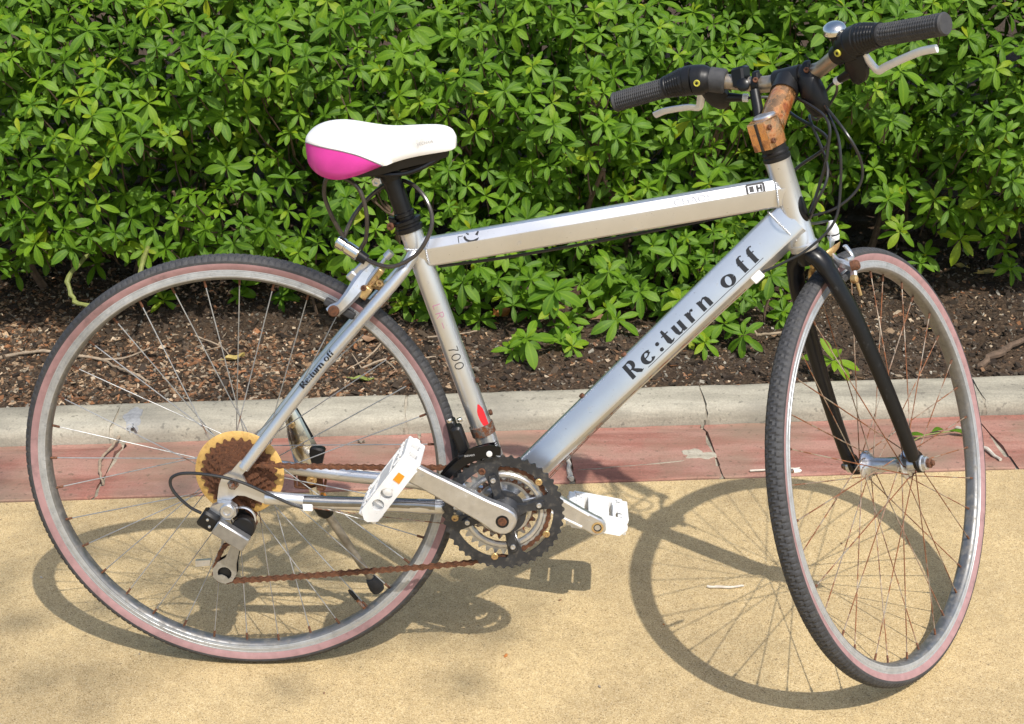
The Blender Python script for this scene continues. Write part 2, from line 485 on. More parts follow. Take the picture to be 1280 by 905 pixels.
# smeared grey cement patch over the left joint
mb = MB()
def blob(mb, cu, cv, ru, rv, z, n=26, irr=0.35, seed=1, h=0.0016, zf=None):
    r = random.Random(seed)
    ph = [r.random() * 6.28 for _ in range(4)]
    rings = []
    for k, (s, hh) in enumerate(((1.0, -0.002), (0.93, h * 0.6), (0.6, h), (0.2, h * 1.1))):
        ring = []
        for j in range(n):
            a = 2 * pi * j / n
            q = 1 + irr * (0.5 * sin(2 * a + ph[0]) + 0.35 * sin(3 * a + ph[1]) + 0.3 * sin(5 * a + ph[2]) + 0.2 * sin(9 * a + ph[3]))
            uu = cu + ru * s * q * cos(a); vv = cv + rv * s * q * sin(a)
            zz = (zf(uu, vv) if zf else z) + hh
            ring.append(KP(uu, vv, zz))
        rings.append(ring)
    mb.rings(rings)
def kz(u, v):
    for (a, b), (c, d) in zip(kprof[1:], kprof[2:]):
        if a <= v <= c and c > a: return b + (d - b) * (v - a) / (c - a)
    return rise
blob(mb, -0.385, V_BASE + 0.045, 0.022, 0.042, 0, 40, 0.30, 5, 0.0016, kz)
part('cement_patch', mb, simple('grey_cement', (0.33, 0.33, 0.33), 0, 0.9, 0.3, 90, bmp=0.001), kerb)

gut = struct_root('gutter')
gprof = [(V_FRONT + 0.0015, -0.06), (V_FRONT + 0.0015, 0.001), (V_FRONT + 0.004, 0.0036), (V_FRONT + 0.045, 0.0040), (V_FRONT + 0.052, 0.0022), (V_FRONT + 0.10, 0.0010),
         (V_FRONT + 0.16, -0.0005), (V_BASE - 0.055, -0.001), (V_BASE - 0.048, -0.003), (V_BASE - 0.012, -0.012), (V_BASE - 0.001, -0.010), (V_BASE - 0.001, -0.06)]
def gz(u, v):
    for (a, b), (c, d) in zip(gprof[1:], gprof[2:]):
        if a <= v <= c and c > a: return b + (d - b) * (v - a) / (c - a)
    return 0.0
gj = [-2.84, -2.24, -1.64, -1.03, -0.400, 0.235, 0.545, 0.845, 1.435, 2.04, 2.64, 3.24]
for i in range(len(gj) - 1):
    mb = extrude_u(gprof, gj[i] + 0.004, gj[i + 1] - 0.004, 0.03, 0.009, 0.009, i + 11, 0.0012)
    part('gutter_slab', mb, GUT, gut)
for i in range(1, len(gj) - 1):
    mb = extrude_u([(v + (0.002 if j < 2 else 0), z - 0.005) for j, (v, z) in enumerate(gprof)], gj[i] - 0.009, gj[i] + 0.009, 0.006, 0.004, 0.004, i + 60, 0.003)
    part('joint_mortar', mb, MORTAR, gut)
# chipped paint patch beside the joint and a long pale crack
mb = MB(); blob(mb, 0.812, V_FRONT + 0.105, 0.032, 0.024, 0, 30, 0.45, 9, 0.0012, gz)
part('chipped_patch', mb, MORTAR, gut)
def ribbon(mb, pts, wd, zf, seed=3, h=0.0006):
    r = random.Random(seed); out = []
    pp = [Vector((a, b, 0)) for a, b in pts]
    pp = smooth_path(pp, 6)
    rings = []
    for i, p in enumerate(pp):
        t = (pp[min(i + 1, len(pp) - 1)] - pp[max(i - 1, 0)]).normalized(); nrm = Vector((-t.y, t.x, 0))
        p = p + nrm * (r.random() - 0.5) * wd * 1.5
        ww = wd * (0.4 + r.random()) * (0.3 if i in (0, len(pp) - 1) else 1)
        ring = []
        for s, hh in ((-1, -0.002), (-0.6, h), (0.6, h), (1, -0.002)):
            q = p + nrm * s * ww
            ring.append(KP(q.x, q.y, zf(q.x, q.y) + hh))
        rings.append(ring)
    mb.rings(rings)
mb = MB(); ribbon(mb, [(0.56, V_FRONT + 0.052), (0.64, V_FRONT + 0.060), (0.70, V_FRONT + 0.066), (0.78, V_FRONT + 0.078)], 0.0016, gz)
part('crack_line', mb, MORTAR, gut)

# ------------------------------------------------------------------ litter helpers
def mk_thing(o, label, cat, group=None, kind=None):
    o['label'] = label; o['category'] = cat
    if group: o['group'] = group
    if kind: o['kind'] = kind
    return o
def leaf_mat(name, base, trans, var, spec_rough=0.42, litmid=0.25):
    m, n, b = new_mat(name)
    at = N(n, "ShaderNodeAttribute"); at.attribute_name = 'tint'
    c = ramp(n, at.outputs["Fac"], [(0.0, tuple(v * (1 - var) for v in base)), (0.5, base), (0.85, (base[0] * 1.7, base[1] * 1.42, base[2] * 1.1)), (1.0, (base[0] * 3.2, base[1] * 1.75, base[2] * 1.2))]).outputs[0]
    nz = noise(n, 260, 3); c = mixc(n, 1.0, c, ramp(n, nz.outputs[0], [(0.3, 0.82), (0.7, 1.1)]).outputs[0], 'MULTIPLY')
    mid = N(n, "ShaderNodeAttribute"); mid.attribute_name = 'midrib'
    c = mixc(n, ramp(n, mid.outputs["Fac"], [(0.75, 0.0), (1.0, litmid)]).outputs[0], c, (base[0] * 3.5, base[1] * 2.4, base[2] * 2.5))
    n.links.new(c, b.inputs["Base Color"])
    b.inputs["Roughness"].default_value = spec_rough
    b.inputs["Specular IOR Level"].default_value = 0.30
    tr = N(n, "ShaderNodeBsdfTranslucent")
    c2 = mixc(n, 1.0, c, (1.5, 1.45, 0.5), 'MULTIPLY')
    n.links.new(c2, tr.inputs[0])
    mx = N(n, "ShaderNodeMixShader"); mx.inputs[0].default_value = trans
    out = n.nodes["Material Output"]
    n.links.new(b.outputs[0], mx.inputs[1]); n.links.new(tr.outputs[0], mx.inputs[2]); n.links.new(mx.outputs[0], out.inputs[0])
    bump(n, b, nz.outputs[0], 0.25, 0.001)
    return m
LEAF = leaf_mat('azalea_leaf', (0.088, 0.195, 0.011), 0.38, 0.50, 0.55)
BARK = simple('brown_bark', (0.13, 0.085, 0.055), 0, 0.85, 0.45, 90, bmp=0.002)
TWIG = simple('pale_dry_twig', (0.34, 0.26, 0.18), 0, 0.8, 0.35, 120, bmp=0.0012)
GSTEM = simple('green_stem', (0.20, 0.22, 0.06), 0, 0.6, 0.3, 80, bmp=0.0006)
CHALK = simple('bleached_stick', (0.55, 0.50, 0.42), 0, 0.8, 0.25, 120, bmp=0.001)
DEAD = [simple('brown_dead_leaf', (0.26, 0.15, 0.085), 0, 0.75, 0.35, 90, bmp=0.001),
        simple('yellow_fallen_leaf', (0.50, 0.38, 0.12), 0, 0.6, 0.3, 90, bmp=0.001),
        simple('olive_fallen_leaf', (0.20, 0.24, 0.055), 0, 0.55, 0.35, 60, bmp=0.001),
        simple('orange_fallen_leaf', (0.50, 0.19, 0.05), 0, 0.6, 0.3, 90, bmp=0.001),
        simple('grey_fallen_leaf', (0.30, 0.25, 0.19), 0, 0.8, 0.3, 90, bmp=0.001)]

# leaf template along +x, length 1, fold up in z; tip droops
def leaf_template(ns=7, wid=0.36, fold=0.16, droop=0.16, twist=0.0):
    vs = []; mid = []
    for i in range(ns + 1):
        t = i / ns
        hw = wid * 0.5 * (sin(pi * t ** 1.12) ** 0.72) * (0.72 + 0.36 * t) if 0 < t < 1 else (0.014 if t == 0 else 0.0)
        z = -droop * t * t + 0.05 * sin(pi * t)
        for s in (-1, 0, 1):
            vs.append((t, s * hw, z + abs(s) * hw * fold + s * twist * t * hw)); mid.append(1.0 if s == 0 else 0.0)
    fs = []
    for i in range(ns):
        for j in (0, 1):
            a = i * 3 + j; fs.append((a, a + 1, a + 4, a + 3)[::-1])
    return np.array(vs, float), np.array(fs), np.array(mid)
TEMPL = [leaf_template(8, 0.38, 0.26, 0.10), leaf_template(8, 0.41, 0.16, 0.24), leaf_template(8, 0.34, 0.34, 0.02, 0.15), leaf_template(8, 0.38, 0.20, 0.16, -0.15)]

def frame_from(x, up):
    x = x / np.linalg.norm(x)
    y = np.cross(up, x); ny = np.linalg.norm(y)
    if ny < 1e-4: y = np.array([0, 1, 0.]); ny = 1
    y = y / ny
    return np.stack([x, y, np.cross(x, y)], 1)       # columns
def whorl(c, axis, size, nl, r, tint):
    """leaves of one rosette: list of (template, matrix3x3, origin, tint)"""
    ax = np.array(axis, float); ax /= np.linalg.norm(ax)
    u = np.cross(ax, [0.3, 0.9, 0.2]); u /= np.linalg.norm(u); v = np.cross(ax, u)
    out = []; a0 = r.random() * 6.28
    for i in range(nl):
        a = a0 + i * 2.399 + r.uniform(-.25, .25)
        inner = i / max(1, nl - 1)
        tilt = radians(108 - 80 * inner ** 2.2 + r.uniform(-12, 12))
        d = ax * cos(tilt) + (u * cos(a) + v * sin(a)) * sin(tilt)
        L = size * (1.15 - 0.70 * inner ** 2.0) * r.uniform(0.75, 1.18)
        B = frame_from(d, ax + 0.15 * np.array([r.uniform(-1, 1), r.uniform(-1, 1), r.uniform(-1, 1)]))
        W = r.uniform(0.85, 1.15)
        Mx = np.stack([B[:, 0] * L, B[:, 1] * L * W, B[:, 2] * L], 1)
        out.append((r.randrange(4), Mx, np.array(c) + d * size * 0.03 + ax * size * 0.10 * inner, 1.0 if r.random() < 0.008 else min(.93, max(0, tint + inner * 0.20 + r.uniform(-.14, .14)))))
    return out
def join_leaves(name, leaves, mat):
    cos_, fs_, tt, mm = [], [], [], []; off = 0
    for k in range(4):
        sel = [l for l in leaves if l[0] == k]
        if not sel: continue
        V, F, md = TEMPL[k]
        Ms = np.stack([l[1] for l in sel]); Os = np.stack([l[2] for l in sel]); Ts = np.array([l[3] for l in sel])
        pts = np.einsum('nij,vj->nvi', Ms, V) + Os[:, None, :]
        cos_.append(pts.reshape(-1, 3)); n = len(sel)
        fs_.append((F[None] + (np.arange(n) * len(V))[:, None, None]).reshape(-1, 4) + off)
        tt.append(np.repeat(Ts, len(V))); mm.append(np.tile(md, n)); off += n * len(V)
    return np_mesh(name, np.concatenate(cos_), np.concatenate(fs_), mat, {'tint': ('FLOAT', np.concatenate(tt)), 'midrib': ('FLOAT', np.concatenate(mm))})
LEAFMESH = {}
def leaf_obj(l, parent, name='leaf'):
    k, Mx, O, t = l
    tq = round(t * 8) / 8
    key = (k, tq)
    if key not in LEAFMESH:
        V, F, md = TEMPL[k]
        LEAFMESH[key] = np_mesh('leaf', V, F, LEAF, {'tint': ('FLOAT', np.full(len(V), tq)), 'midrib': ('FLOAT', md)})
    o = bpy.data.objects.new(name, LEAFMESH[key]); COL.objects.link(o)
    o.parent = parent
    A = Matrix([[*Mx[0], O[0]], [*Mx[1], O[1]], [*Mx[2], O[2]], [0, 0, 0, 1]])
    o.matrix_basis = parent.matrix_world.inverted() @ A
    return o

# ------------------------------------------------------------------ azalea hedge
R = random.Random(11)
def gapn(x, z, s, seed):
    return float(vnoise(np.array([x]), np.array([z]), s, seed)[0])
def front_y(x, z):
    """hedge face distance"""
    u, _ = W2K(x, 1.3)
    base = 1.30 + 0.07 * x - 0.15 * math.exp(-((x - 0.62) / 0.36) ** 2) * max(0, 1 - z / 0.42)
    under = 0.0
    low = 0.27 - 0.22 * math.exp(-((x - 0.62) / 0.36) ** 2) - 0.12 * math.exp(-((x - 1.0) / 0.18) ** 2) - 0.05 * math.exp(-((x + 0.10) / 0.35) ** 2)
    if z < low: under = (low - z) * 1.6
    top = max(0, z - 0.55) * 0.75
    return base + under + top + 0.30 * (gapn(x, z, 3.1, 21) - 0.5) + 0.17 * (gapn(x, z, 8.0, 22) - 0.5), low
whorls = []
def try_add(x, y, z, size, mind, tint, axis, nl):
    for (a, b, c, s) in buckets.get((int(x * 8), int(z * 8)), ()):
        if (a - x) ** 2 + (b - y) ** 2 + (c - z) ** 2 < mind * mind: return False
    for i in (-1, 0, 1):
        for j in (-1, 0, 1):
            buckets.setdefault((int(x * 8) + i, int(z * 8) + j), []).append((x, y, z, size))
    whorls.append((x, y, z, size, tint, axis, nl)); return True
buckets = {}
LOW = [(0.284, 1.3, 0.049), (0.341, 1.3, 0.108), (0.202, 1.35, 0.061), (0.482, 1.16, 0.054), (0.463, 1.2, 0.119), (0.415, 1.25, 0.172), (0.549, 1.28, 0.114), (0.615, 1.22, 0.08), (0.674, 1.28, 0.128), (0.598, 1.3, 0.172), (0.821, 1.16, 0.038), (0.87, 1.2, 0.076), (0.916, 1.18, 0.054), (0.94, 1.25, 0.123), (0.984, 1.25, 0.178), (0.896, 1.3, 0.15), (1.074, 1.35, 0.035), (1.006, 1.3, 0.251), (1.323, 1.45, 0.217), (1.38, 1.45, 0.133), (1.427, 1.42, 0.284), (1.472, 1.45, 0.195), (1.561, 1.45, 0.195), (1.495, 1.4, 0.314), (1.619, 1.5, 0.102), (1.287, 1.45, 0.3), (0.369, 1.12, 0.041), (0.51, 1.14, 0.021), (0.145, 1.35, 0.136), (0.084, 1.4, 0.009), (0.169, 1.35, -0.014), (-0.342, 1.45, 0.058), (-0.543, 1.45, 0.037), (-0.235, 1.45, 0.053), (-0.723, 1.5, 0.129), (-0.846, 1.5, 0.152), (-0.937, 1.5, 0.109), (0.769, 1.25, 0.118), (1.075, 1.3, 0.349)]
for x, y, z in LOW:                                   # irregular low growth reaching towards the kerb
    for q in range(2):
        try_add(x + R.uniform(-.03, .03) * q, y + .05 * q, max(.045, z + R.uniform(-.01, .03) * q), R.uniform(.040, .054), .02, R.uniform(.35, .8), (R.uniform(-.4, .4), -0.7, 0.9), R.choice((8, 9, 10)))
for _ in range(32000):
    x = R.uniform(-1.75, 2.75); z = R.uniform(0.05, 1.12)
    fy, low = front_y(x, z)
    if z < low - 0.06: continue
    g = gapn(x * 0.7, z, 5.2, 31) * 0.6 + gapn(x, z, 11, 32) * 0.4
    thr = 0.455 + 0.07 * max(0, (0.60 - z) / 0.5)
    depth = 0.0
    if g < thr - 0.07 and R.random() < 0.55: continue
    if g < thr: depth = R.uniform(0.16, 0.45)
    else: depth = R.uniform(-0.03, 0.07)
    y = fy + depth
    ax = (R.uniform(-.5, .5), -0.75 + R.uniform(-.35, .3), 0.85 + R.uniform(-.3, .4))
    try_add(x, y, z, R.uniform(0.032, 0.055) * R.choice((0.85, 1, 1, 1.08)), 0.051, R.uniform(0.28, 0.74), ax, R.choice((8, 9, 10, 11)))
shell_n = len(whorls)
buckets = {}
for _ in range(14000):                                 # deeper layers
    x = R.uniform(-1.9, 2.9); z = R.uniform(0.12, 1.1)
    fy, low = front_y(x, z)
    if z < low: continue
    g = gapn(x * 0.7, z, 5.2, 31) * 0.6 + gapn(x, z, 11, 32) * 0.4
    y = fy + (R.uniform(0.14, 0.75) if g > 0.44 else R.uniform(0.60, 0.95))
    ax = (R.uniform(-.8, .8), -0.5 + R.uniform(-.6, .6), 0.8 + R.uniform(-.4, .4))
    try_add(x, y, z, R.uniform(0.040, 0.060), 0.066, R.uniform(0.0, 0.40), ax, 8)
buckets = {}
for _ in range(5200):                                 # unseen top and body behind the face, added to keep sun out of the gaps
    x = R.uniform(-3.2, 4.2); y = R.uniform(1.9, 3.9) + 0.07 * x
    z = R.uniform(0.95, 1.12) if R.random() < 0.75 else R.uniform(0.4, 1.0)
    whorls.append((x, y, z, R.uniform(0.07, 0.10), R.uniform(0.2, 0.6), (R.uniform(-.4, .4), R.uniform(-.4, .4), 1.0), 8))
hedge = bpy.data.objects.new('azalea_hedge', None); COL.objects.link(hedge)
hedge.location = KP(0.5, 1.75, 0.03)
bpy.context.view_layer.update()
mk_thing(hedge, 'dense green azalea hedge with rosettes of leaves behind the kerb and bicycle', 'hedge')
allw = [whorl((x, y, z), ax, s, nl, R, t) for (x, y, z, s, t, ax, nl) in whorls]
# rosettes closest to the viewer keep each leaf as its own object
camp = Vector((0.507, -1.921, 1.364))
def score(wd):
    x, y, z, s, *_ = wd
    vis = (-0.65 < x < 1.65) and 0.12 < z < 0.8
    return (Vector((x, y, z)) - camp).length / s - (100 if vis else 0)
order = sorted(range(shell_n), key=lambda i: score(whorls[i]))
big = []; used = set()
for i in order:
    if len(big) + len(allw[i]) > 296: break
    big += allw[i]; used.add(i)
for l in big: leaf_obj(l, hedge)
rest = [l for i, wl in enumerate(allw) if i not in used for l in wl]
me = join_leaves('foliage', rest, LEAF)
fo = bpy.data.objects.new('foliage', me); COL.objects.link(fo); fo.parent = hedge; fo.matrix_basis = Matrix.Translation(-hedge.location); fo['kind'] = 'stuff'
# branches: stems rise from the soil and fork outwards to rosettes
def branch_path(p0, p1, sag, r, k=6):
    p0 = Vector(p0); p1 = Vector(p1); out = []
    for i in range(k + 1):
        t = i / k
        p = p0.lerp(p1, t) + Vector((0, 0, sag * sin(pi * t)))
        if 0 < i < k: p += Vector((r.uniform(-1, 1), r.uniform(-1, 1), r.uniform(-1, 1))) * (p1 - p0).length * 0.035
        out.append(p)
    return out
shell = whorls[:shell_n]
stems = [Vector((x + R.uniform(-.05, .05), 1.62 + 0.07 * x + R.uniform(-.08, .22), 0.0)) for x in np.arange(-1.7, 2.8, 0.13)]
tw = MB()
for b in stems:
    top = b + Vector((R.uniform(-.15, .15), R.uniform(-.25, .05), R.uniform(0.3, 0.6)))
    mb = MB(); pts = branch_path(b, top, 0, R)
    mb.tube(pts, [R.uniform(.007, .012) * (1 - 0.5 * i / 6) for i in range(7)], 7)
    part_o = bpy.data.objects.new('branch', mb.mesh('branch', BARK)); COL.objects.link(part_o)
    part_o.parent = hedge; part_o.matrix_basis = Matrix.Translation(-hedge.location)
    # twigs to nearby rosettes
    near = sorted(shell, key=lambda q: (q[0] - top.x) ** 2 + (q[2] - top.z) ** 2 * 0.5)[:26]
    for q in near[::2]:
        s0 = pts[R.randrange(2, 7)]
        e = Vector(q[:3]) - Vector(q[5]) * 0.01
        tw.tube(branch_path(s0, e, -0.03, R, 5), [0.0032, .0028, .0024, .0022, .0019, .0016], 5, cap=False)
for q in shell:                                       # short shoot under each rosette
    a = Vector(q[5]).normalized(); p = Vector(q[:3])
    tw.tube([p, p - a * 0.03 + Vector((0, .01, -.004)), p - a * 0.06 + Vector((R.uniform(-.01, .01), .03, -.02))], [.0014, .0016, .0018], 4, cap=False)
t_o = bpy.data.objects.new('twigs', tw.mesh('twigs', BARK)); COL.objects.link(t_o); t_o.parent = hedge
t_o.matrix_basis = Matrix.Translation(-hedge.location); t_o['kind'] = 'stuff'

# ------------------------------------------------------------------ low sprigs growing in front of the hedge
def sprig(x, y, h, size, n, label, lean=(0, 0), tint=0.6, seed=0, bare=False, extra=()):
    r = random.Random(seed); u, v = W2K(x, y); z0 = soil_z(u, v) if v > V_BACK else 0.0
    root = bpy.data.objects.new('azalea_sprig', None); COL.objects.link(root); root.location = (x, y, z0)
    bpy.context.view_layer.update()
    mk_thing(root, label, 'plant', 'low azalea sprigs in the soil bed')
    base = Vector((x, y, z0)); top = base + Vector((lean[0], lean[1], h))
    mb = MB(); mb.tube(branch_path(base - Vector((0, 0, .01)), top, 0, r), [.0045, .004, .0038, .0034, .003, .0026, .0022], 7)
    st = bpy.data.objects.new('stem', mb.mesh('stem', BARK)); COL.objects.link(st); st.parent = root; st.matrix_basis = Matrix.Translation(-root.location)
    for (cx, cy, cz, s, nn) in [(lean[0], lean[1], h, size, n)] + list(extra):
        for l in whorl((x + cx, y + cy, z0 + cz), (0.1 * r.uniform(-1, 1), -0.55, 0.85), s * 1.12, nn, r, tint):
            leaf_obj(l, root)
    return root
sprig(0.405, 1.13, 0.055, 0.052, 11, 'small azalea sprig low beside the kerb, right of the seat tube', (0.0, -0.03), 0.62, 1)
sprig(0.47, 1.26, 0.12, 0.058, 12, 'azalea sprig with two rosettes left of the down tube', (0.0, -0.05), 0.5, 2, extra=((0.03, -0.02, 0.035, 0.045, 9),))
sprig(0.86, 1.26, 0.095, 0.045, 10, 'azalea sprig seen just under the down tube lettering', (0.0, -0.03), 0.7, 3, extra=((-0.05, 0.0, 0.03, 0.04, 8),))
sprig(0.985, 1.33, 0.13, 0.045, 10, 'azalea sprig on a pale stub between down tube and front wheel', (0.0, -0.02), 0.55, 4, extra=((0.03, -.03, .02, .03, 7),))
sprig(1.095, 1.035, 0.045, 0.050, 9, 'bright azalea sprig seen through the front wheel', (0.0, -0.03), 0.85, 5)
sprig(0.20, 1.30, 0.13, 0.052, 9, 'azalea sprig between rear tyre and seat tube', (0.0, -0.04), 0.6, 6, extra=((0.04, 0.02, 0.09, 0.045, 8),))
sprig(-0.14, 1.42, 0.16, 0.048, 8, 'azalea sprig framed by the top of the rear wheel', (0.0, -0.05), 0.75, 7)

# ------------------------------------------------------------------ soil litter (uncountable)
def chips(name, n, region, szr, palette, seed, mat, dens=None, flat=0.4, zoff=0.0):
    r = np.random.default_rng(seed)
    cube = np.array([(a, b, c) for a in (-1, 1) for b in (-1, 1) for c in (-1, 1)], float)
    F = np.array([(0, 1, 3, 2), (4, 6, 7, 5), (0, 4, 5, 1), (2, 3, 7, 6), (0, 2, 6, 4), (1, 5, 7, 3)])
    U = r.uniform(region[0], region[1], n * 3); V = r.uniform(region[2], region[3], n * 3)
    if dens is not None:
        k = r.random(n * 3) < dens(U, V); U, V = U[k], V[k]
    U = U[:n]; V = V[:n]; n = len(U)
    Z = hsoil(U, V) + zoff
    S = r.uniform(szr[0], szr[1], n) ** 1.0 * r.choice([0.6, 1, 1, 1.5], n)
    sx = S * r.uniform(0.7, 1.6, n); sy = S * r.uniform(0.4, 0.9, n); sz = S * r.uniform(0.5, 1, n) * flat
    a = r.uniform(0, 6.28, n); tx = r.normal(0, 0.35, n); ty = r.normal(0, 0.35, n)
    pts = cube[None] * (1 + r.uniform(-0.35, 0.25, (n, 8, 3)))
    pts = pts * np.stack([sx, sy, sz], 1)[:, None, :]
    pts[..., 2] += pts[..., 0] * tx[:, None] + pts[..., 1] * ty[:, None]
    ca, sa = np.cos(a)[:, None], np.sin(a)[:, None]
    X = pts[..., 0] * ca - pts[..., 1] * sa; Y = pts[..., 0] * sa + pts[..., 1] * ca
    co = np.stack([X + U[:, None], Y + V[:, None], pts[..., 2] + Z[:, None] + sz[:, None] * 0.4], -1).reshape(-1, 3)
    Fa = (F[None] + (np.arange(n) * 8)[:, None, None]).reshape(-1, 4)
    pal = np.array(palette)[r.integers(0, len(palette), n)] * r.uniform(0.6, 1.3, n)[:, None]
    colr = np.repeat(np.concatenate([pal, np.ones((n, 1))], 1), 8, 0)
    me = np_mesh(name, co, Fa, mat, {'hue': ('FLOAT_COLOR', colr)}, smooth=False)
    o = bpy.data.objects.new(name, me); COL.objects.link(o); o.matrix_world = KM; o['kind'] = 'stuff'
    return o
def attr_mat(name):
    m, n, b = new_mat(name)
    at = N(n, "ShaderNodeAttribute"); at.attribute_name = 'hue'
    nz = noise(n, 400, 3); c = mixc(n, 1.0, at.outputs["Color"], ramp(n, nz.outputs[0], [(0.3, 0.65), (0.7, 1.15)]).outputs[0], 'MULTIPLY')
    n.links.new(c, b.inputs["Base Color"]); b.inputs["Roughness"].default_value = 0.85; b.inputs["Specular IOR Level"].default_value = 0.25
    return m
CH = attr_mat('litter_bits')
def dens_chip(U, V):
    d = vnoise(U, V, 2.3, 51) * 0.7 + vnoise(U, V, 7, 52) * 0.4
    left = np.clip((0.45 - U) / 0.5, 0.15, 1)
    return np.clip((d - 0.34) * 2.6, 0.06, 1) * left
a = chips('wood_chips', 17000, (-1.35, 1.9, V_BACK + 0.004, 1.75), (0.0016, 0.0048), [(0.21, 0.12, 0.065), (0.26, 0.165, 0.095), (0.19, 0.10, 0.055), (0.36, 0.25, 0.155), (0.24, 0.11, 0.05), (0.12, 0.07, 0.04), (0.14, 0.085, 0.05), (0.42, 0.33, 0.23)], 5, CH, dens_chip, 0.35)
b_ = chips('gravel', 15000, (-1.35, 1.9, V_BACK + 0.004, 1.75), (0.0010, 0.0030), [(0.14, 0.115, 0.085), (0.08, 0.06, 0.045), (0.19, 0.16, 0.12), (0.05, 0.038, 0.028), (0.10, 0.075, 0.055), (0.05, 0.038, 0.028), (0.30, 0.27, 0.22)], 6, CH, None, 0.8)
c_ = chips('soil_clods', 6000, (-1.35, 1.9, V_BACK + 0.004, 1.9), (0.003, 0.007), [(0.05, 0.036, 0.025), (0.07, 0.05, 0.034), (0.035, 0.025, 0.018)], 8, CH, None, 0.6)

def fallen_leaf(x, y, L, ang, mati, label, z=None, curl=0.25, seed=0, name='fallen_leaf', wid=0.5, group='fallen leaves'):
    r = random.Random(seed)
    mb = MB(); ns = 8; rings = []
    for i in range(ns + 1):
        t = i / ns; hw = max(0.0008, wid * 0.5 * sin(pi * t ** 0.9) * L)
        row = []
        for s in (-1, -0.5, 0, 0.5, 1):
            zz = curl * L * (abs(s) ** 2 * 0.35 + (t - 0.5) ** 2 * 0.8) + (0.003 * sin(9 * t + 3 * s + seed))
            row.append((t * L - L / 2, s * hw, zz + 0.002))
        rings.append(row)
    mb.rings([[Vector(p) for p in rr] for rr in rings], cap=False, wrap=False)
    mb.tube([Vector((-L / 2, 0, curl * L * .2 + .002)), Vector((-L * 0.68, 0.004, 0.004))], [0.0008, 0.0006], 5)
    u, v = W2K(x, y)
    if z is None: z = soil_z(u, v) + 0.006
    o = bpy.data.objects.new(name, mb.mesh(name, DEAD[mati])); COL.objects.link(o)
    o.location = (x, y, z); o.rotation_euler = (r.uniform(-.2, .2), r.uniform(-.2, .2), ang)
    return mk_thing(o, label, 'leaf', group)
fallen_leaf(0.03, 1.010, 0.055, 0.2, 2, 'fallen green leaf lying on the kerb edge inside the rear wheel', seed=1, curl=0.1)
fallen_leaf(0.445, 0.847, 0.042, 0.1, 2, 'fallen yellow green leaf at the foot of the kerb beside the down tube', z=0.004, seed=2, curl=0.3)
fallen_leaf(0.883, 0.856, 0.030, 0.2, 3, 'orange dry leaf at the foot of the kerb left of the front wheel', z=-0.006, seed=3, curl=0.2)
fallen_leaf(0.275, 1.045, 0.045, -0.3, 4, 'grey brown dead leaf on soil just right of the seat tube', seed=4)
fallen_leaf(0.335, 1.33, 0.050, 0.6, 3, 'curled orange brown dead leaf upright in soil under the top tube', seed=5, curl=0.8, wid=0.6)
fallen_leaf(0.270, 1.35, 0.040, 1.9, 4, 'pale dead leaf beside the curled orange leaf', seed=6, curl=0.5, wid=0.6)
fallen_leaf(0.57, 1.33, 0.085, 0.1, 0, 'large brown dead leaf on soil left of the down tube', seed=7, wid=0.55)
fallen_leaf(0.415, 1.26, 0.055, 0.5, 0, 'brown dead leaf between the two low azalea sprigs', seed=8, wid=0.55)
fallen_leaf(-0.285, 1.11, 0.050, 0.4, 1, 'yellow brown dead leaf under the upper left of the rear wheel', seed=9)
fallen_leaf(0.02, 1.24, 0.055, -0.2, 0, 'brown dead leaf seen through the top of the rear wheel', seed=10)
fallen_leaf(1.60, 1.62, 0.055, 0.3, 1, 'yellow dead leaf near the right edge below the hedge', seed=11)
fallen_leaf(1.54, 1.66, 0.045, 2.4, 1, 'smaller yellow dead leaf beside another near the right edge', seed=12)
fallen_leaf(1.395, 1.30, 0.040, 0.8, 1, 'ochre dead leaf on dark soil right of the front wheel', seed=13)
fallen_leaf(0.10, 1.035, 0.035, 1.2, 0, 'small brown dead leaf beside the green fallen leaf', seed=14)
fallen_leaf(1.27, 1.66, 0.050, 0.9, 0, 'brown dead leaf in shade under the right part of the hedge', seed=15)
fallen_leaf(0.064, 0.735, 0.016, 0.0, 4, 'tiny dry leaf in the gutter behind the rear wheel', z=0.001, seed=16)

def stick(name, pts, r0, r1, mat, label, cat, group=None, forks=()):
    pp = smooth_path([Vector(p) for p in pts], 5)
    rr = random.Random(len(label))
    pp = [p + Vector((rr.uniform(-1, 1), rr.uniform(-1, 1), rr.uniform(-.3, .3))) * r0 * 0.5 for p in pp]
    mb = MB(); K = len(pp)
    mb.tube(pp, [(r0 + (r1 - r0) * i / (K - 1)) * rr.uniform(.8, 1.2) for i in range(K)], 8)
    for f in forks:
        fp = smooth_path([Vector(p) for p in f], 4); k = len(fp)
        mb.tube(fp, [r1 * (1.2 - 0.7 * i / (k - 1)) for i in range(k)], 6)
    c = sum(pp, Vector()) / K
    mb.v = [(v[0] - c.x, v[1] - c.y, v[2] - c.z) for v in mb.v]
    o = bpy.data.objects.new(name, mb.mesh(name, mat)); COL.objects.link(o); o.location = c
    return mk_thing(o, label, cat, group)
def S(x, y, dz=0.004):
    u, v = W2K(x, y)
    return (x, y, (soil_z(u, v) if v > V_BACK else 0.0) + dz)
stick('root', [S(-.86, 1.095), S(-.80, 1.115, .008), S(-.74, 1.135, .01), S(-.68, 1.122, .008), S(-.60, 1.108, .010), S(-.56, 1.06, .012), S(-.50, 1.02, .008), S(-.455, .99, .003)], .0042, .0030, TWIG,
      'pale root snaking over the soil left of the rear wheel hub', 'root', 'roots and twigs on soil', [[S(-.60, 1.108, .01), S(-.55, 1.12, .006), S(-.50, 1.16, .01)]])
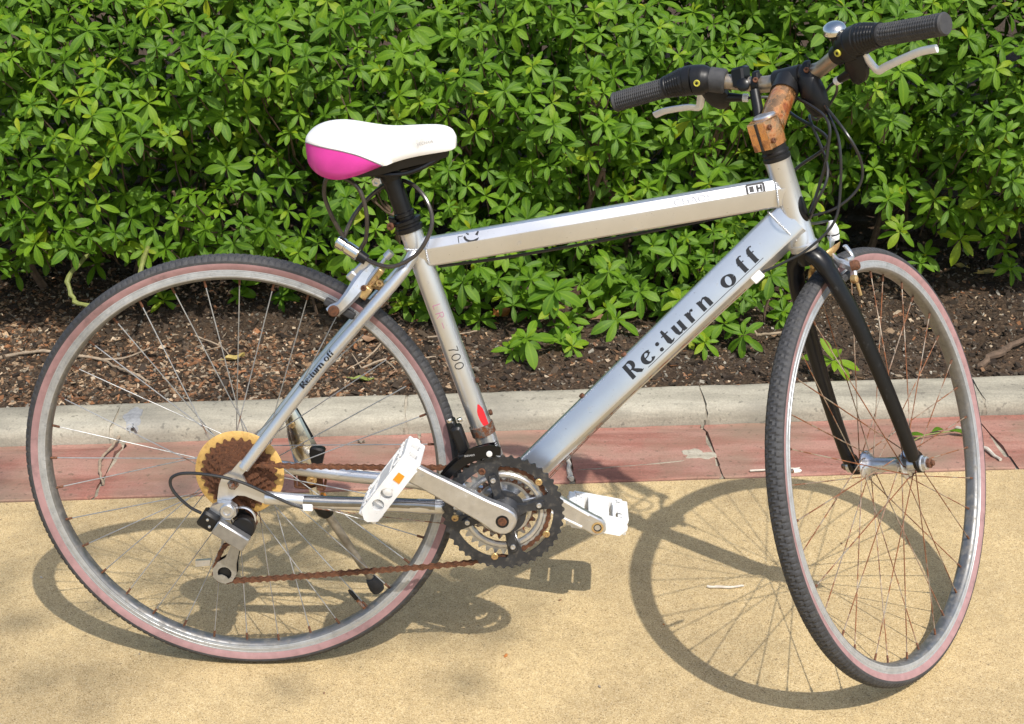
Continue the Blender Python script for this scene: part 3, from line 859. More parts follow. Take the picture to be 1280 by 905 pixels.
stick('root', [S(1.44, 1.075, .0), S(1.48, 1.11, .012), S(1.54, 1.16, .014), S(1.62, 1.22, .010), S(1.7, 1.25, .0)], .009, .006, BARK, 'thick brown root at the right edge just above the kerb', 'root', 'roots and twigs on soil')
stick('twig', [S(-.40, 1.20, .02), S(-.33, 1.17, .01), S(-.30, 1.13, .006)], .0022, .0012, TWIG, 'thin forked twig inside the upper left of the rear wheel', 'twig', 'roots and twigs on soil', [[S(-.33, 1.17, .01), S(-.37, 1.13, .01)]])
stick('twig', [S(0.02, 1.075), S(.07, 1.10, .012), S(.13, 1.115, .008), S(.19, 1.13, .012)], .0026, .0015, TWIG, 'dry twig across soil between seat stay and rear tyre', 'twig', 'roots and twigs on soil', [[S(.07, 1.10, .012), S(.10, 1.06, .01), S(.10, 1.03, .006)], [S(.02, 1.075), S(-.01, 1.13, .02)]])
stick('twig', [S(.06, 1.16, .03), S(.03, 1.10, .02), S(-.01, 1.05, .01)], .0020, .0012, TWIG, 'thin twig leaning behind the seat stay lettering', 'twig', 'roots and twigs on soil')
stick('twig', [S(.16, 1.24, .01), S(.22, 1.235, .012), S(.28, 1.25, .01)], .0026, .0016, TWIG, 'twig lying right of the rear tyre under the low sprig', 'twig', 'roots and twigs on soil')
stick('twig', [S(.955, 1.235, .02), S(.98, 1.225, .022), S(1.03, 1.215, .02)], .0042, .0032, TWIG, 'broken pale twig left of the fork', 'twig', 'roots and twigs on soil', [[S(.955, 1.235, .02), S(.945, 1.25, .03)]])
stick('twig', [S(-.72, .765, .002), S(-.70, .752, .006), S(-.665, .755, .008), S(-.62, .758, .004)], .0026, .0016, TWIG, 'dark curved twig on the gutter at the left edge', 'twig', 'roots and twigs on soil')
stick('stick', [(.742, .1825, .0024), (.774, .1800, .0030), (.806, .1850, .0024)], .0024, .0020, CHALK, 'short bleached stick on the tan paving inside the front wheel shadow', 'stick', 'sticks on paving and gutter')
stick('stick', [(.865, .598, .007), (.90, .600, .0075), (.965, .607, .008)], .0020, .0016, CHALK, 'thin pale stick on the gutter left of the front hub', 'stick', 'sticks on paving and gutter')
stick('stick', [(-.463, .765, .004), (-.462, .71, .006), (-.467, .64, .007), (-.442, .57, .009), (-.430, .54, .008)], .0034, .0022, TWIG, 'long peeling stick lying across the gutter by the rear wheel', 'stick', 'sticks on paving and gutter')
stick('stick', [(1.326, .80, .001), (1.337, .76, .006), (1.352, .70, .007), (1.372, .645, .007)], .0045, .0035, CHALK, 'straight bleached stick across the gutter right of the front wheel', 'stick', 'sticks on paving and gutter')
stick('stick', [(.500, .67, .005), (.503, .60, .006), (.508, .557, .010)], .0045, .0055, CHALK, 'short grey stick across the gutter beside the chainring', 'stick', 'sticks on paving and gutter')
# green leafy sprig lying on the gutter behind the front wheel
cut = bpy.data.objects.new('fallen_sprig', None); COL.objects.link(cut); cut.location = (1.28, .765, .002); bpy.context.view_layer.update()
mk_thing(cut, 'fallen green sprig of three leaves lying on the gutter behind the front wheel', 'sprig')
mb = MB(); mb.tube(smooth_path([Vector((1.19, .70, .004)), Vector((1.24, .745, .010)), Vector((1.31, .77, .008))], 4), .0014, 6)
st = bpy.data.objects.new('stem', mb.mesh('stem', GSTEM)); COL.objects.link(st); st.parent = cut; st.matrix_basis = Matrix.Translation(-cut.location)
for (lx, ly, a) in ((1.245, .745, 2.9), (1.262, .762, 0.6), (1.30, .768, -0.25)):
    B = frame_from(np.array([cos(a), sin(a), 0.12]), np.array([0, -0.2, 1.]))
    leaf_obj((1, B * 0.036, np.array([lx, ly, .010]), 0.4), cut)
# curved green shoot at the left
stick('shoot', [(-.66, 1.28, .235), (-.685, 1.20, .205), (-.67, 1.165, .165), (-.62, 1.145, .150), (-.56, 1.145, .155), (-.52, 1.18, .185), (-.515, 1.25, .235), (-.53, 1.45, .28)], .0060, .0055, GSTEM, 'looping bare green shoot hanging below the hedge above the rear wheel', 'shoot')
# specks of debris on the paving
CRL = ['pale crumb on the paving left of the rear wheel', 'dark crumb on the paving under the pedal shadow', 'reddish brown leaf crumb near the bottom edge below the chainring', 'small dry crumb below the chainring, right of the reddish one',
       'dry crumb on the paving just below the rear tyre', 'dark leaf crumb right of the front tyre below the gutter', 'tiny crumb between gutter and front wheel shadow', 'tiny crumb inside the front wheel shadow near its top',
       'dark crumb on the left rim of the front wheel shadow', 'crumb below the bottom of the front tyre', 'crumb just under the lower edge of the front wheel shadow', 'crumb near the lower right corner of the paving', 'crumb near the lower left of the rear wheel shadow']
for i, (x, y, L) in enumerate(((-.442, .209, .007), (.487, .142, .007), (.40, -.02, .010), (.55, -.10, .008), (.12, -.12, .006), (1.28, .42, .009), (.93, .46, .006), (1.0, .33, .006), (.66, .07, .005), (1.12, .06, .005), (.86, .12, .004), (1.33, .12, .004), (-.2, -.02, .005))):
    mb = MB(); r = random.Random(i)
    ring = [[Vector((L * .5 * s * cos(a) * r.uniform(.7, 1.2), L * .3 * s * sin(a) * r.uniform(.7, 1.2), h)) for a in np.linspace(0, 6.28, 8)[:-1]] for s, h in ((1, 0), (.8, L * .2), (.3, L * .26))]
    mb.rings(ring)
    o = bpy.data.objects.new('leaf_crumb', mb.mesh('leaf_crumb', DEAD[(4, 0, 3)[i % 3]] if i != 0 else CHALK)); COL.objects.link(o)
    o.location = (x, y, 0.0005); o.rotation_euler = (0, 0, r.uniform(0, 3))
    mk_thing(o, CRL[i], 'crumb', 'leaf crumbs on the paving')
# street tree standing behind the viewer's left; its thin outer foliage dapples the paving
TL = leaf_mat('tree_leaf', (0.06, 0.12, 0.025), 0.2, 0.4)
tree = bpy.data.objects.new('street_tree', None); COL.objects.link(tree); tree.location = (-3.6, -4.2, 0); bpy.context.view_layer.update()
mk_thing(tree, 'street tree standing on the paving beyond the left edge, its outer leaves overhead', 'tree')
R2 = random.Random(5); tl = []; mbt = MB(); mbl = MB()
crown0 = Vector((-2.2, -4.2, 4.4))
mbt.tube(smooth_path([Vector((-3.6, -4.2, -.05)), Vector((-3.5, -4.15, 1.0)), Vector((-3.2, -4.0, 2.2)), Vector((-2.7, -3.8, 3.2)), crown0], 5), [.17 - .006 * i for i in range(21)], 14)
for gx, gy, t, n_, sp in ((-.62, .30, 5.2, 26, .16), (-.52, .12, 5.0, 16, .13), (-.80, .10, 5.4, 26, .18), (-.40, .42, 5.1, 12, .12), (-.18, .36, 5.0, 18, .14), (-.02, .26, 4.9, 16, .13), (.06, .42, 5.2, 14, .12), (-.16, .20, 5.0, 12, .11), (.22, .34, 5.1, 14, .12), (.34, .22, 5.0, 9, .10),
                          (-.70, .55, 5.3, 14, .14), (-.30, .95, 5.3, 12, .16), (-.55, 1.15, 5.4, 14, .2), (-.55, -.02, 5.0, 10, .12), (.40, .02, 5.0, 7, .12), (-.1, -.1, 5.1, 7, .12), (.80, .02, 5.2, 3, .10), (-.9, -.2, 5.2, 12, .16)):
    t *= 1.35; n_ = int(n_ * .8); c = Vector((gx, gy, 0)) + sdir * t
    mbl.tube(branch_path(crown0 + Vector((R2.uniform(-.1, .1), R2.uniform(-.1, .1), R2.uniform(-.2, .2))), c, .25, R2), [.018, .014, .011, .009, .007, .005, .003], 6)
    for i in range(n_):
        p = np.array(c) + np.array([R2.gauss(0, sp), R2.gauss(0, sp), R2.gauss(0, sp * .6)])
        d = np.array([R2.uniform(-1, 1), R2.uniform(-1, 1), R2.uniform(-.6, .2)])
        B = frame_from(d, np.array([R2.uniform(-.4, .4), R2.uniform(-.4, .4), 1.])); tl.append((R2.randrange(4), B * R2.uniform(.07, .11), p, R2.random()))
for nm_, dt_ in (('trunk', mbt.mesh('trunk', BARK)), ('limbs', mbl.mesh('limbs', BARK)), ('crown', join_leaves('crown', tl, TL))):
    q_ = bpy.data.objects.new(nm_, dt_); COL.objects.link(q_); q_.parent = tree; q_.matrix_basis = Matrix.Translation(-tree.location)
    if nm_ != 'trunk': q_['kind'] = 'stuff'
# ================================================================== BICYCLE
WB = 1.01269; RWH = 0.338; LEAN, BPITCH, STEER, HEAD = 0.10926, -0.00549, 0.95429, 1.23454
RB = Matrix.Rotation(-LEAN, 4, 'X') @ Matrix.Rotation(-BPITCH, 4, 'Y')
OFF = Vector((WB / 2, 0, -RWH))
bike = link('bicycle', None, None, Matrix.Translation(OFF))
bike.matrix_world = Matrix.Translation((0, 0, 0.33607)) @ RB @ Matrix.Translation(OFF)
mk_thing(bike, 'silver city bicycle with pink and white saddle leaning on its kickstand on tan paving', 'bicycle')
AX = Vector((-cos(HEAD), 0, sin(HEAD)))               # steering axis, upwards
BASE = Vector((WB, 0, 0)) - 0.045 * Vector((sin(HEAD), 0, cos(HEAD)))
SM = Matrix.Translation(BASE) @ Matrix.Rotation(STEER, 4, AX) @ Matrix.Translation(-BASE)
def A(t): return BASE + AX * t
BB = P(0.4045, -0.050)

def circ(r, n=24, c=(0, 0), a0=0, a1=2 * pi, closed=True):
    k = n if closed else n + 1
    return [(c[0] + r * cos(a0 + (a1 - a0) * i / n), c[1] + r * sin(a0 + (a1 - a0) * i / n)) for i in range(k)]
def XZ(mb, loops, c, th, m=0):
    """plate lying in the bicycle's plane; loops in (x, z) about c"""
    mb.plate(loops, c, (1, 0, 0), (0, 0, 1), th, m)
def hexbolt(mb, c, ax, r, h, m=0, n=6):
    mb.lathe([(r * .92, 0), (r, h * .12), (r, h * .8), (r * .85, h), (r * .45, h), (r * .40, h * .55)], c, ax, n, m)

# ---- frame -------------------------------------------------------
fr = MB()
fr.tube([A(0.387), A(0.392), A(0.514), A(0.518)], [0.0200, 0.0186, 0.0186, 0.0196], 28)      # head tube
frame = part('frame', fr, M['silver'], bike)
fr = MB(); fr.lathe([(0.0205, -0.034), (0.0215, -0.033), (0.0215, 0.033), (0.0205, 0.034)], BB, (0, 1, 0), 28)
part('bottom_bracket_shell', fr, M['silver'], frame)
def facet_tube(name, p0, p1, s0, s1, K=8):
    """aluminium tube with a flat-sided section given as (across-plane n, sideways w) points, near side only, mirrored"""
    p0 = Vector(p0); p1 = Vector(p1); t = (p1 - p0).normalized(); nrm = Vector((-t.z, 0, t.x))
    mb = MB(); rings = []
    for i in range(K + 1):
        q = i / K; c = p0.lerp(p1, q); ring = []
        S_ = [(a[0] + (b[0] - a[0]) * q, a[1] + (b[1] - a[1]) * q) for a, b in zip(s0, s1)]
        for n_, w_ in S_: ring.append(c + nrm * n_ + Vector((0, -w_, 0)))
        for n_, w_ in S_[::-1]: ring.append(c + nrm * n_ + Vector((0, w_, 0)))
        rings.append(ring)
    mb.rings(rings)
    return part(name, mb, M['silver'], frame, sharp=28)
def sec(d, wt, wm, wb, nt, nm):
    """top half-width, shoulder, ridge, bottom"""
    h = d / 2
    return [(h, wt * .6), (h - .0012, wt), (nt * h, wt + .0015 if nt > .5 else wm * .93), (nm * h + .002, wm), (nm * h - .002, wm), (-h + .003, wb), (-h, wb * .6)]
facet_tube('top_tube', P(.284, .3385), P(.812, .4290), sec(.042, .010, .0185, .012, .30, .28), sec(.042, .010, .0185, .012, .30, .28))
DT0, DT1 = P(.400, -.046), P(.826, .390)
DS0, DS1 = sec(.0445, .0065, .0225, .012, .88, -.36), sec(.0600, .0065, .0245, .013, .88, -.46)
facet_tube('down_tube', DT0, DT1, DS0, DS1)
ST0, ST1 = P(.409, -.050), P(.2702, .377)
mb = MB(); mb.tube([ST0, ST1], .0166, 28); part('seat_tube', mb, M['silver'], frame)
for sgn in (1, -1):
    mb = MB()
    mb.tube(smooth_path([P(.2800, .345, .006 * sgn), P(.268, .3265, .020 * sgn), P(.246, .2985, .030 * sgn), P(.14, .180, .048 * sgn), P(.016, .024, .063 * sgn)], 5), [.0095] * 4 + [.0088] * 17, 16)
    part('seat_stay', mb, M['silver'], frame)
    mb = MB()
    mb.tube(smooth_path([P(.395, -.055, .026 * sgn), P(.34, -.051, .034 * sgn), P(.26, -.0435, .046 * sgn), P(.15, -.036, .055 * sgn), P(.045, -.0245, .062 * sgn)], 6), [(.0095, .0115)] * 12 + [(.0085, .0105)] * 13, 16)
    part('chain_stay', mb, M['silver'], frame)
    mb = MB()
    L = [(.046, -.016), (.044, -.032), (.016, -.020), (.004, -.019), (-.010, -.030), (-.014, -.044), (-.028, -.040), (-.026, -.022), (-.022, -.002), (-.016, .012), (-.002, .020), (.012, .036), (.026, .028), (.014, .014), (.020, -.002)] if sgn > 0 else \
        [(.046, -.016), (.044, -.032), (.012, -.020), (-.010, -.018), (-.020, -.004), (-.012, .014), (.012, .036), (.024, .028), (.014, .010), (.020, -.004)]
    XZ(mb, [L[::-1]], P(0, 0, .0645 * sgn), .006)
    part('dropout', mb, M['silver'], frame)
# stay bridge and weld beads
mb = MB(); mb.tube([P(.232, .283, .033), P(.232, .283, -.033)], .0075, 12)
mb.tube([P(.352, -.052, .03), P(.352, -.052, -.03)], .008, 12)
part('stay_bridge', mb, M['silver'], frame)
def weld(centre, axis, rad, n=34, e=(1, 1), r=.0016, tilt=0.0, a0=0, a1=2 * pi):
    """overlapping beads round a joint"""
    mb = MB(); ax = Vector(axis).normalized(); u = Vector((0, 1, 0)); v = ax.cross(u)
    for i in range(n):
        a = a0 + (a1 - a0) * i / n
        c = Vector(centre) + u * cos(a) * rad * e[0] + v * sin(a) * rad * e[1] + ax * tilt * abs(sin(a))
        mb.lathe([(r * .3, -.0014), (r, -.0005), (r, .0005), (r * .3, .0014)], c, (u * -sin(a) + v * cos(a)), 7)
    return mb
tdir = (P(.812, .4290) - P(.284, .3385)).normalized(); ddir = (DT1 - DT0).normalized()
for (c, ax_, rr, n_, e_) in ((P(.7990, .4268), tdir, .0195, 30, (1.0, 1.12)), (P(.8125, .3762), ddir, .026, 38, (.90, 1.22)), (P(.2965, .3406), tdir, .0195, 30, (1.0, 1.12)), (P(.2795, .347), Vector((.05, 0, -1)), .017, 26, (1, 1))):
    part('weld_bead', weld(c, ax_, rr, int(n_ * 1.8), e_), M['silver'], frame, sharp=60)

# ---- lettering: strokes of varying width laid on a surface --------
def arc(cx, cy, rx, ry, a0, a1, n=12):
    return [(cx + rx * cos(radians(a0 + (a1 - a0) * i / n)), cy + ry * sin(radians(a0 + (a1 - a0) * i / n))) for i in range(n + 1)]
def ell(cx, cy, rx, ry, th, tn, n=28, a0=0, a1=360, tilt=0):
    """closed bowl: thick at the sides, thin at top and bottom"""
    pts = arc(cx, cy, rx, ry, a0, a1, n)
    return (pts, [tn + (th - tn) * abs(cos(radians(a0 + (a1 - a0) * i / n + tilt))) ** 1.3 for i in range(n + 1)])
TH, TN = .285, .07
GL = {
    'R': (.98, [([(.16, 0), (.16, 1.0)], [TH, TH]), ([(.16, .965)] + arc(.42, .74, .24, .235, 95, -95, 14) + [(.16, .50)], [TN] + [TN + (TH - TN) * sin(pi * i / 14) for i in range(15)] + [TN]), ([(.42, .50), (.62, .24), (.86, .03)], [.10, .25, .20]), ([(.84, .03), (1.0, .05)], [.10, .03])]),
    'e': (.66, [ell(.34, .33, .25, .30, TH * .85, TN, 20, 40, 325, 0), ([(.14, .36), (.36, .38), (.55, .50)], [TN, TN, TN * 1.6])]),
    ':': (.34, [(arc(.16, .11, .055, .055, 0, 360, 10), [.11] * 11), (arc(.16, .50, .055, .055, 0, 360, 10), [.11] * 11)]),
    't': (.48, [([(.20, .88), (.20, .16), (.24, .06), (.34, .035), (.46, .10)], [.12, TH * .9, TH * .8, .10, .04]), ([(.02, .60), (.42, .60)], [TN, TN])]),
    'u': (.76, [([(.16, .63), (.16, .22), (.20, .08), (.32, .04), (.46, .12), (.54, .22)], [TH * .9, TH * .9, TH * .7, .10, TN, TN]), ([(.58, .63), (.58, .0)], [TH * .85, TH * .85]), ([(.58, .02), (.72, .02)], [TN, TN])]),
    'r': (.54, [([(.16, .62), (.16, 0)], [TH * .85, TH * .85]), ([(.26, .40), (.34, .54), (.44, .60)], [TN, TN, .10]), (arc(.46, .55, .04, .04, 0, 360, 8), [.08] * 9), ([(.02, .61), (.16, .61)], [TN, TN])]),
    'n': (.80, [([(.16, .62), (.16, 0)], [TH * .85, TH * .85]), ([(.24, .42), (.34, .55), (.48, .60), (.58, .52), (.61, .36), (.61, 0)], [TN, TN, .10, TH * .7, TH * .9, TH * .9]), ([(.02, .61), (.16, .61)], [TN, TN])]),
    'o': (.78, [ell(.36, .32, .26, .30, TH * .85, TN, 28, 0, 360, 20)]),
    'f': (.46, [([(.18, 0), (.18, .74), (.24, .90), (.36, .96), (.46, .90)], [TH * .85, TH * .85, TH * .6, TN, .09]), ([(.02, .60), (.40, .60)], [TN, TN]), ([(.06, .02), (.32, .02)], [TN, TN])]),
    '7': (.70, [([(.08, .96), (.62, .96)], [.07, .07]), ([(.60, .95), (.34, .50), (.26, 0)], [.08, .10, .10])]),
    '0': (.86, [ell(.40, .50, .32, .45, .10, .085)]),
    'L': (.60, [([(.10, 1), (.10, 0)], [.08, .08]), ([(.10, .04), (.5, .04)], [.08, .08])]),
    'Q': (.72, [([(.1, 0), (.1, 1)], [.08, .08]), ([(.1, .96)] + arc(.38, .73, .2, .23, 90, -90, 8) + [(.1, .5)], [.07] * 11), ([(.34, .5), (.6, 0)], [.08, .08])]),
    'A': (.80, [([(.05, 0), (.38, 1)], [.06, .08]), ([(.38, 1), (.72, 0)], [.08, .08]), ([(.18, .36), (.6, .36)], [.06, .06])]),
    'C': (.86, [(arc(.42, .5, .36, .46, 48, 312, 18), [.08] * 19)]),
    'H': (.84, [([(.1, 0), (.1, 1)], [.08, .08]), ([(.68, 0), (.68, 1)], [.08, .08]), ([(.1, .5), (.68, .5)], [.07, .07])]),
    'O': (.94, [ell(.44, .5, .37, .45, .09, .07)]),
    'S': (.70, [(arc(.34, .73, .24, .22, 30, 250, 12) + arc(.34, .27, .26, .24, 80, -150, 14), [.08] * 28)]),
    'M': (.95, [([(.1, 0), (.1, 1)], [.08, .08]), ([(.1, 1), (.42, .2)], [.08, .08]), ([(.42, .2), (.76, 1)], [.07, .07]), ([(.76, 1), (.76, 0)], [.08, .08])]),
    'I': (.3, [([(.12, 0), (.12, 1)], [.08, .08])]), 'N': (.84, [([(.1, 0), (.1, 1)], [.08, .08]), ([(.1, 1), (.68, 0)], [.08, .08]), ([(.68, 0), (.68, 1)], [.08, .08])]),
    'E': (.62, [([(.1, 0), (.1, 1)], [.08, .08])] + [([(.1, y), (.52, y)], [.07, .07]) for y in (.04, .5, .96)]),
    'V': (.78, [([(.04, 1), (.38, 0)], [.08, .08]), ([(.38, 0), (.72, 1)], [.07, .07])]),
    '-': (.9, [([(.12, .42), (.78, .42)], [.08, .08])]), ' ': (.42, []),
}
def lettering(mb, text, cap, put, gap=.0, xs=1.0, adv=None, dens=.25, XS=None, YS=None):
    """put(s, t, lift) -> point; s along the baseline, t up the letter, metres"""
    s0 = 0; k = 0
    for ci, ch in enumerate(text):
        wd, strokes = GL[ch]
        xs = XS[ci] if XS else xs
        ys = YS if (YS and ch in 'eturno:') else 1.0
        if adv is not None: s0 = adv[ci]
        for pts, ws in strokes:
            k += 1; out = []
            pp = []
            for i in range(len(pts) - 1):                        # subdivide long strokes so they follow the tube
                m_ = max(1, int(math.dist(pts[i], pts[i + 1]) / dens))
                for j in range(m_):
                    q = j / m_; pp.append((pts[i][0] + (pts[i + 1][0] - pts[i][0]) * q, pts[i][1] + (pts[i + 1][1] - pts[i][1]) * q, ws[i] + (ws[i + 1] - ws[i]) * q))
            pp.append((*pts[-1], ws[-1]))
            vs = []
            for i, (x, y, w_) in enumerate(pp):
                a = pp[max(i - 1, 0)]; b = pp[min(i + 1, len(pp) - 1)]
                dx, dy = b[0] - a[0], b[1] - a[1]; l = math.hypot(dx, dy) or 1
                nx, ny = -dy / l * w_ / 2, dx / l * w_ / 2
                for sg in (1, -1):
                    vs.append(put(s0 + (x + nx * sg) * cap * xs, (y + ny * sg) * cap * ys, .00025 + .00003 * (k % 5)))
            mb.add(vs, [(2 * i, 2 * i + 1, 2 * i + 3, 2 * i + 2) for i in range(len(pp) - 1)])
        s0 += (wd * xs + gap) * cap
    return s0
def on_down_tube(origin, s_dir_t):
    pass
dn = Vector((-ddir.z, 0, ddir.x)); DL = (DT1 - DT0).length
def dt_put(s, t, lift):
    q = (s + DTS) / DL; a = [(x[0] + (y[0] - x[0]) * q, x[1] + (y[1] - x[1]) * q) for x, y in zip(DS0, DS1)]
    n_ = t + DTN; (n0, w0), (n1, w1) = a[3], a[2]
    w_ = w0 + (w1 - w0) * (n_ - n0) / (n1 - n0)
    return DT0 + ddir * (s + DTS) + dn * n_ + Vector((0, -(w_ + lift), 0))
tp = P(.5987, .1493); DTS = (tp - DT0).dot(ddir); DTN = (tp - DT0).dot(dn) + .0012
mb = MB(); adv = [0, .0290, .0582, .0735, .0932, .1208, .1452, 0, .1915, .2263, .2463]
lettering(mb, 'Re:turn off', .0225, dt_put, adv=adv, XS=[1.07, 1.45, 1.4, 1.45, 1.22, 1.3, 1.22, 1, 1.40, 1.35, 1.35], YS=1.09)
mb.add([dt_put(.030, -.0018, .0002), dt_put(.030, -.0026, .0002), dt_put(.262, -.0026, .0002), dt_put(.262, -.0018, .0002)], [(0, 1, 2, 3)])
part('lettering', mb, M['ink'], frame)
def tube_put(p0, p1, r, s_off, a_off, flip=False, up=None):
    """wrap round a cylinder p0->p1; angle zero faces the bike's right, measured towards up"""
    p0 = Vector(p0); d = (Vector(p1) - p0).normalized(); side = Vector((0, -1, 0)); side = (side - d * side.dot(d)).normalized()
    upv = d.cross(side)
    if upv.z < 0 or (abs(upv.z) < .3 and upv.x < 0): upv = -upv
    if flip: upv = -upv
    def f(s, t, lift):
        a = t / r + a_off
        return p0 + d * (s + s_off) + (side * cos(a) + upv * sin(a)) * (r + lift)
    return f
mb = MB()
sp0, sp1 = P(.14, .180, .048), P(.246, .2985, .030)
lettering(mb, 'Re:turn off', .0102, tube_put(P(.14, .180, .048), P(.246, .2985, .030), .0092, -.043, -.10), xs=1.08, gap=-.02)
part('lettering', mb, M['ink'], frame)
# seat tube: text runs down the tube, tops of letters towards the front
f = tube_put(ST1, ST0, .0166, .187, -.30)
mb = MB(); lettering(mb, '700', .0145, f, xs=1.0, gap=.10); part('lettering', mb, M['ink'], frame)
f = tube_put(ST1, ST0, .0166, .118, -.30)
mb = MB(); lettering(mb, 'LQ-', .0120, f, xs=1.2, gap=.35); part('lettering', mb, M['inkpink'], frame)
# red sticker remnant and derailleur band near the bottom
f = tube_put(ST1, ST0, .0166, .285, .45)
mb = MB(); K = 6; G = [(0, .0005, .0020), (.004, -.0010, .0045), (.010, -.0035, .0068), (.016, -.0042, .0072), (.026, -.0036, .0074), (.034, -.0020, .0076), (.037, .0010, .0074), (.038, .0040, .0070)]
vs = []
for s_, a_, b_ in G: vs += [f(s_, a_ + (b_ - a_) * k / K, .0003) for k in range(K + 1)]
mb.add(vs, [(i * (K + 1) + k, i * (K + 1) + k + 1, (i + 1) * (K + 1) + k + 1, (i + 1) * (K + 1) + k) for i in range(len(G) - 1) for k in range(K)])
part('red_sticker', mb, M['red'], frame)
# small framed label low on the seat tube
f = tube_put(ST1, ST0, .0166, .352, .55)
mb = MB()
for a in (([(0, 0), (1.2, 0)], 0), ([(0, .9), (1.2, .9)], 0), ([(0, 0), (0, .9)], 0), ([(1.2, 0), (1.2, .9)], 0), ([(.3, .2), (.3, .7)], 0), ([(.3, .2), (.9, .2)], 0), ([(.6, .2), (.6, .7)], 0), ([(.9, .3), (.9, .7)], 0)):
    p_ = a[0]; GL['tmp'] = (1, [(p_, [.11, .11])])
    lettering_ = [('tmp')]
    lettering(mb, lettering_, .012, f)
part('label_print', mb, M['ink'], frame)
# top tube upper facet: worn CHAOS, square emblem, dark flourish at the rear
TT0, TT1 = P(.284, .3385), P(.812, .4290); TS = sec(.042, .010, .0185, .012, .30, .28); tn = Vector((-tdir.z, 0, tdir.x))
def tt_put(s0_, n0_):
    (n1, w1), (n2, w2) = TS[1], TS[2]
    def f(s, t, lift):
        n_ = n0_ + t * .80; w_ = w2 + (w1 - w2) * (n_ - n2) / (n1 - n2)
        return TT0 + tdir * (s + s0_) + tn * (n_ + lift * .5) + Vector((0, -(w_ + lift), 0))
    return f
def s_at(x): return (x - TT0.x) / tdir.x
mb = MB(); lettering(mb, 'CHAOS', .0105, tt_put(s_at(.655), .0085), xs=1.25, gap=.05); part('lettering', mb, M['inkgrey'], frame)
mb = MB(); f = tt_put(s_at(.7585), .0068)
for k, p_ in enumerate(([(0, 0), (1.55, 0)], [(0, 1), (1.55, 1)], [(0, 0), (0, 1)], [(1.55, 0), (1.55, 1)], [(.32, .2), (.32, .82)], [(.52, .2), (.52, .82)], [(.95, .15), (.95, .85)], [(1.3, .15), (1.3, .85)], [(.95, .5), (1.3, .5)])):
    GL['tmp'] = (1, [(p_, [.21, .21])]); lettering(mb, ['tmp'], .0155, f)
part('emblem', mb, M['ink'], frame)
mb = MB(); f = tt_put(s_at(.352), .0062)
for p_, w_ in ((arc(.9, .75, .75, .62, 170, 330, 14), [.05] + [.25] * 12 + [.12, .05]), ([(.35, 1.15), (.6, .95)], [.1, .2]), ([(1.35, .75), (1.6, 1.15)], [.3, .15]), ([(-.5, .2), (-.5, .9)], [.08, .08]), ([(-.5, .9), (.0, .9)], [.08, .06])):
    GL['tmp'] = (1, [(p_, w_)]); lettering(mb, ['tmp'], .0145, f)
part('flourish', mb, M['ink'], frame)
# head badge
mb = MB(); c = A(.440); side = Vector((.80, -.60, 0)).normalized(); u_ = AX
rings = []
for s_, hgt in ((1, .0003), (.9, .0012), (.5, .0018), (.1, .0018)):
    ring = []
    for i in range(20):
        a = 2 * pi * i / 20; t_ = sin(a) * .019 * s_; q = cos(a) * .010 * s_ / .0186
        dd = Matrix.Rotation(q, 3, AX) @ side; dd = (dd - AX * dd.dot(AX)).normalized()
        ring.append(c + u_ * t_ + dd * (.0186 + hgt))
    rings.append(ring)
mb.rings(rings); part('head_badge', mb, M['black'], frame)

# cable stops and bolts on the frame
mb = MB()
q = DT0 + ddir * ((P(.765, .316) - DT0).dot(ddir)); q = P(.7752, .3075, .020)
mb.box(q, ddir * .009, (0, .006, 0), dn * .0065, .0015)
part('cable_stop', mb, M['wplastic'], frame)
mb = MB(); mb.box(P(.110, -.0385, .0655), (.0075, 0, -.0006), (0, .004, 0), (0, 0, .0055), .0012); part('cable_stop', mb, M['wplastic'], frame)
for (x, z) in ((.521, .1195), (.584, .184)):
    mb = MB(); c = DT0 + ddir * ((P(x, z) - DT0).dot(ddir)); dd_ = (c - DT0).length / DL
    top = c + dn * (.02225 + .00775 * dd_); hexbolt(mb, top, dn, .0042, .0045, 0, 10); part('bottle_bolt', mb, M['rust'], frame)
mb = MB(); hexbolt(mb, P(.3480, .138) + Vector((.0158, -.004, .005)), (.95, 0, .3), .0042, .0045, 0, 10)
part('bottle_bolt', mb, M['rust'], frame)
mb = MB(); hexbolt(mb, P(.3665, .0865) + Vector((.0158, -.004, .005)), (.95, 0, .3), .0045, .005, 0, 10)
part('bottle_bolt', mb, M['rust'], frame)
# chain-slap tape on chainstay
mb = MB(); mb.tube(smooth_path([P(.103, -.0300, .0592), P(.15, -.0335, .056), P(.22, -.0375, .0500), P(.30, -.0445, .0420)], 5), [(.0092, .0088)] * 16, 14)
part('stay_guard', mb, simple('dark_chrome_guard', (.25, .25, .25), .9, .2, .2), frame)
# grey / bare scuffs: bolt of axle
mb = MB(); hexbolt(mb, P(0, 0, .0675), (0, -1, 0), .0085, .006, 0, 6); mb.lathe([(.0035, .005), (.0045, .006), (.0045, .0125), (.003, .0135)], P(0, 0, .0675), (0, -1, 0), 12)
part('axle_nut', mb, M['ruststeel'], frame)
mb = MB(); hexbolt(mb, P(0, 0, -.0675), (0, 1, 0), .0085, .006, 0, 6); part('axle_nut', mb, M['ruststeel'], frame)

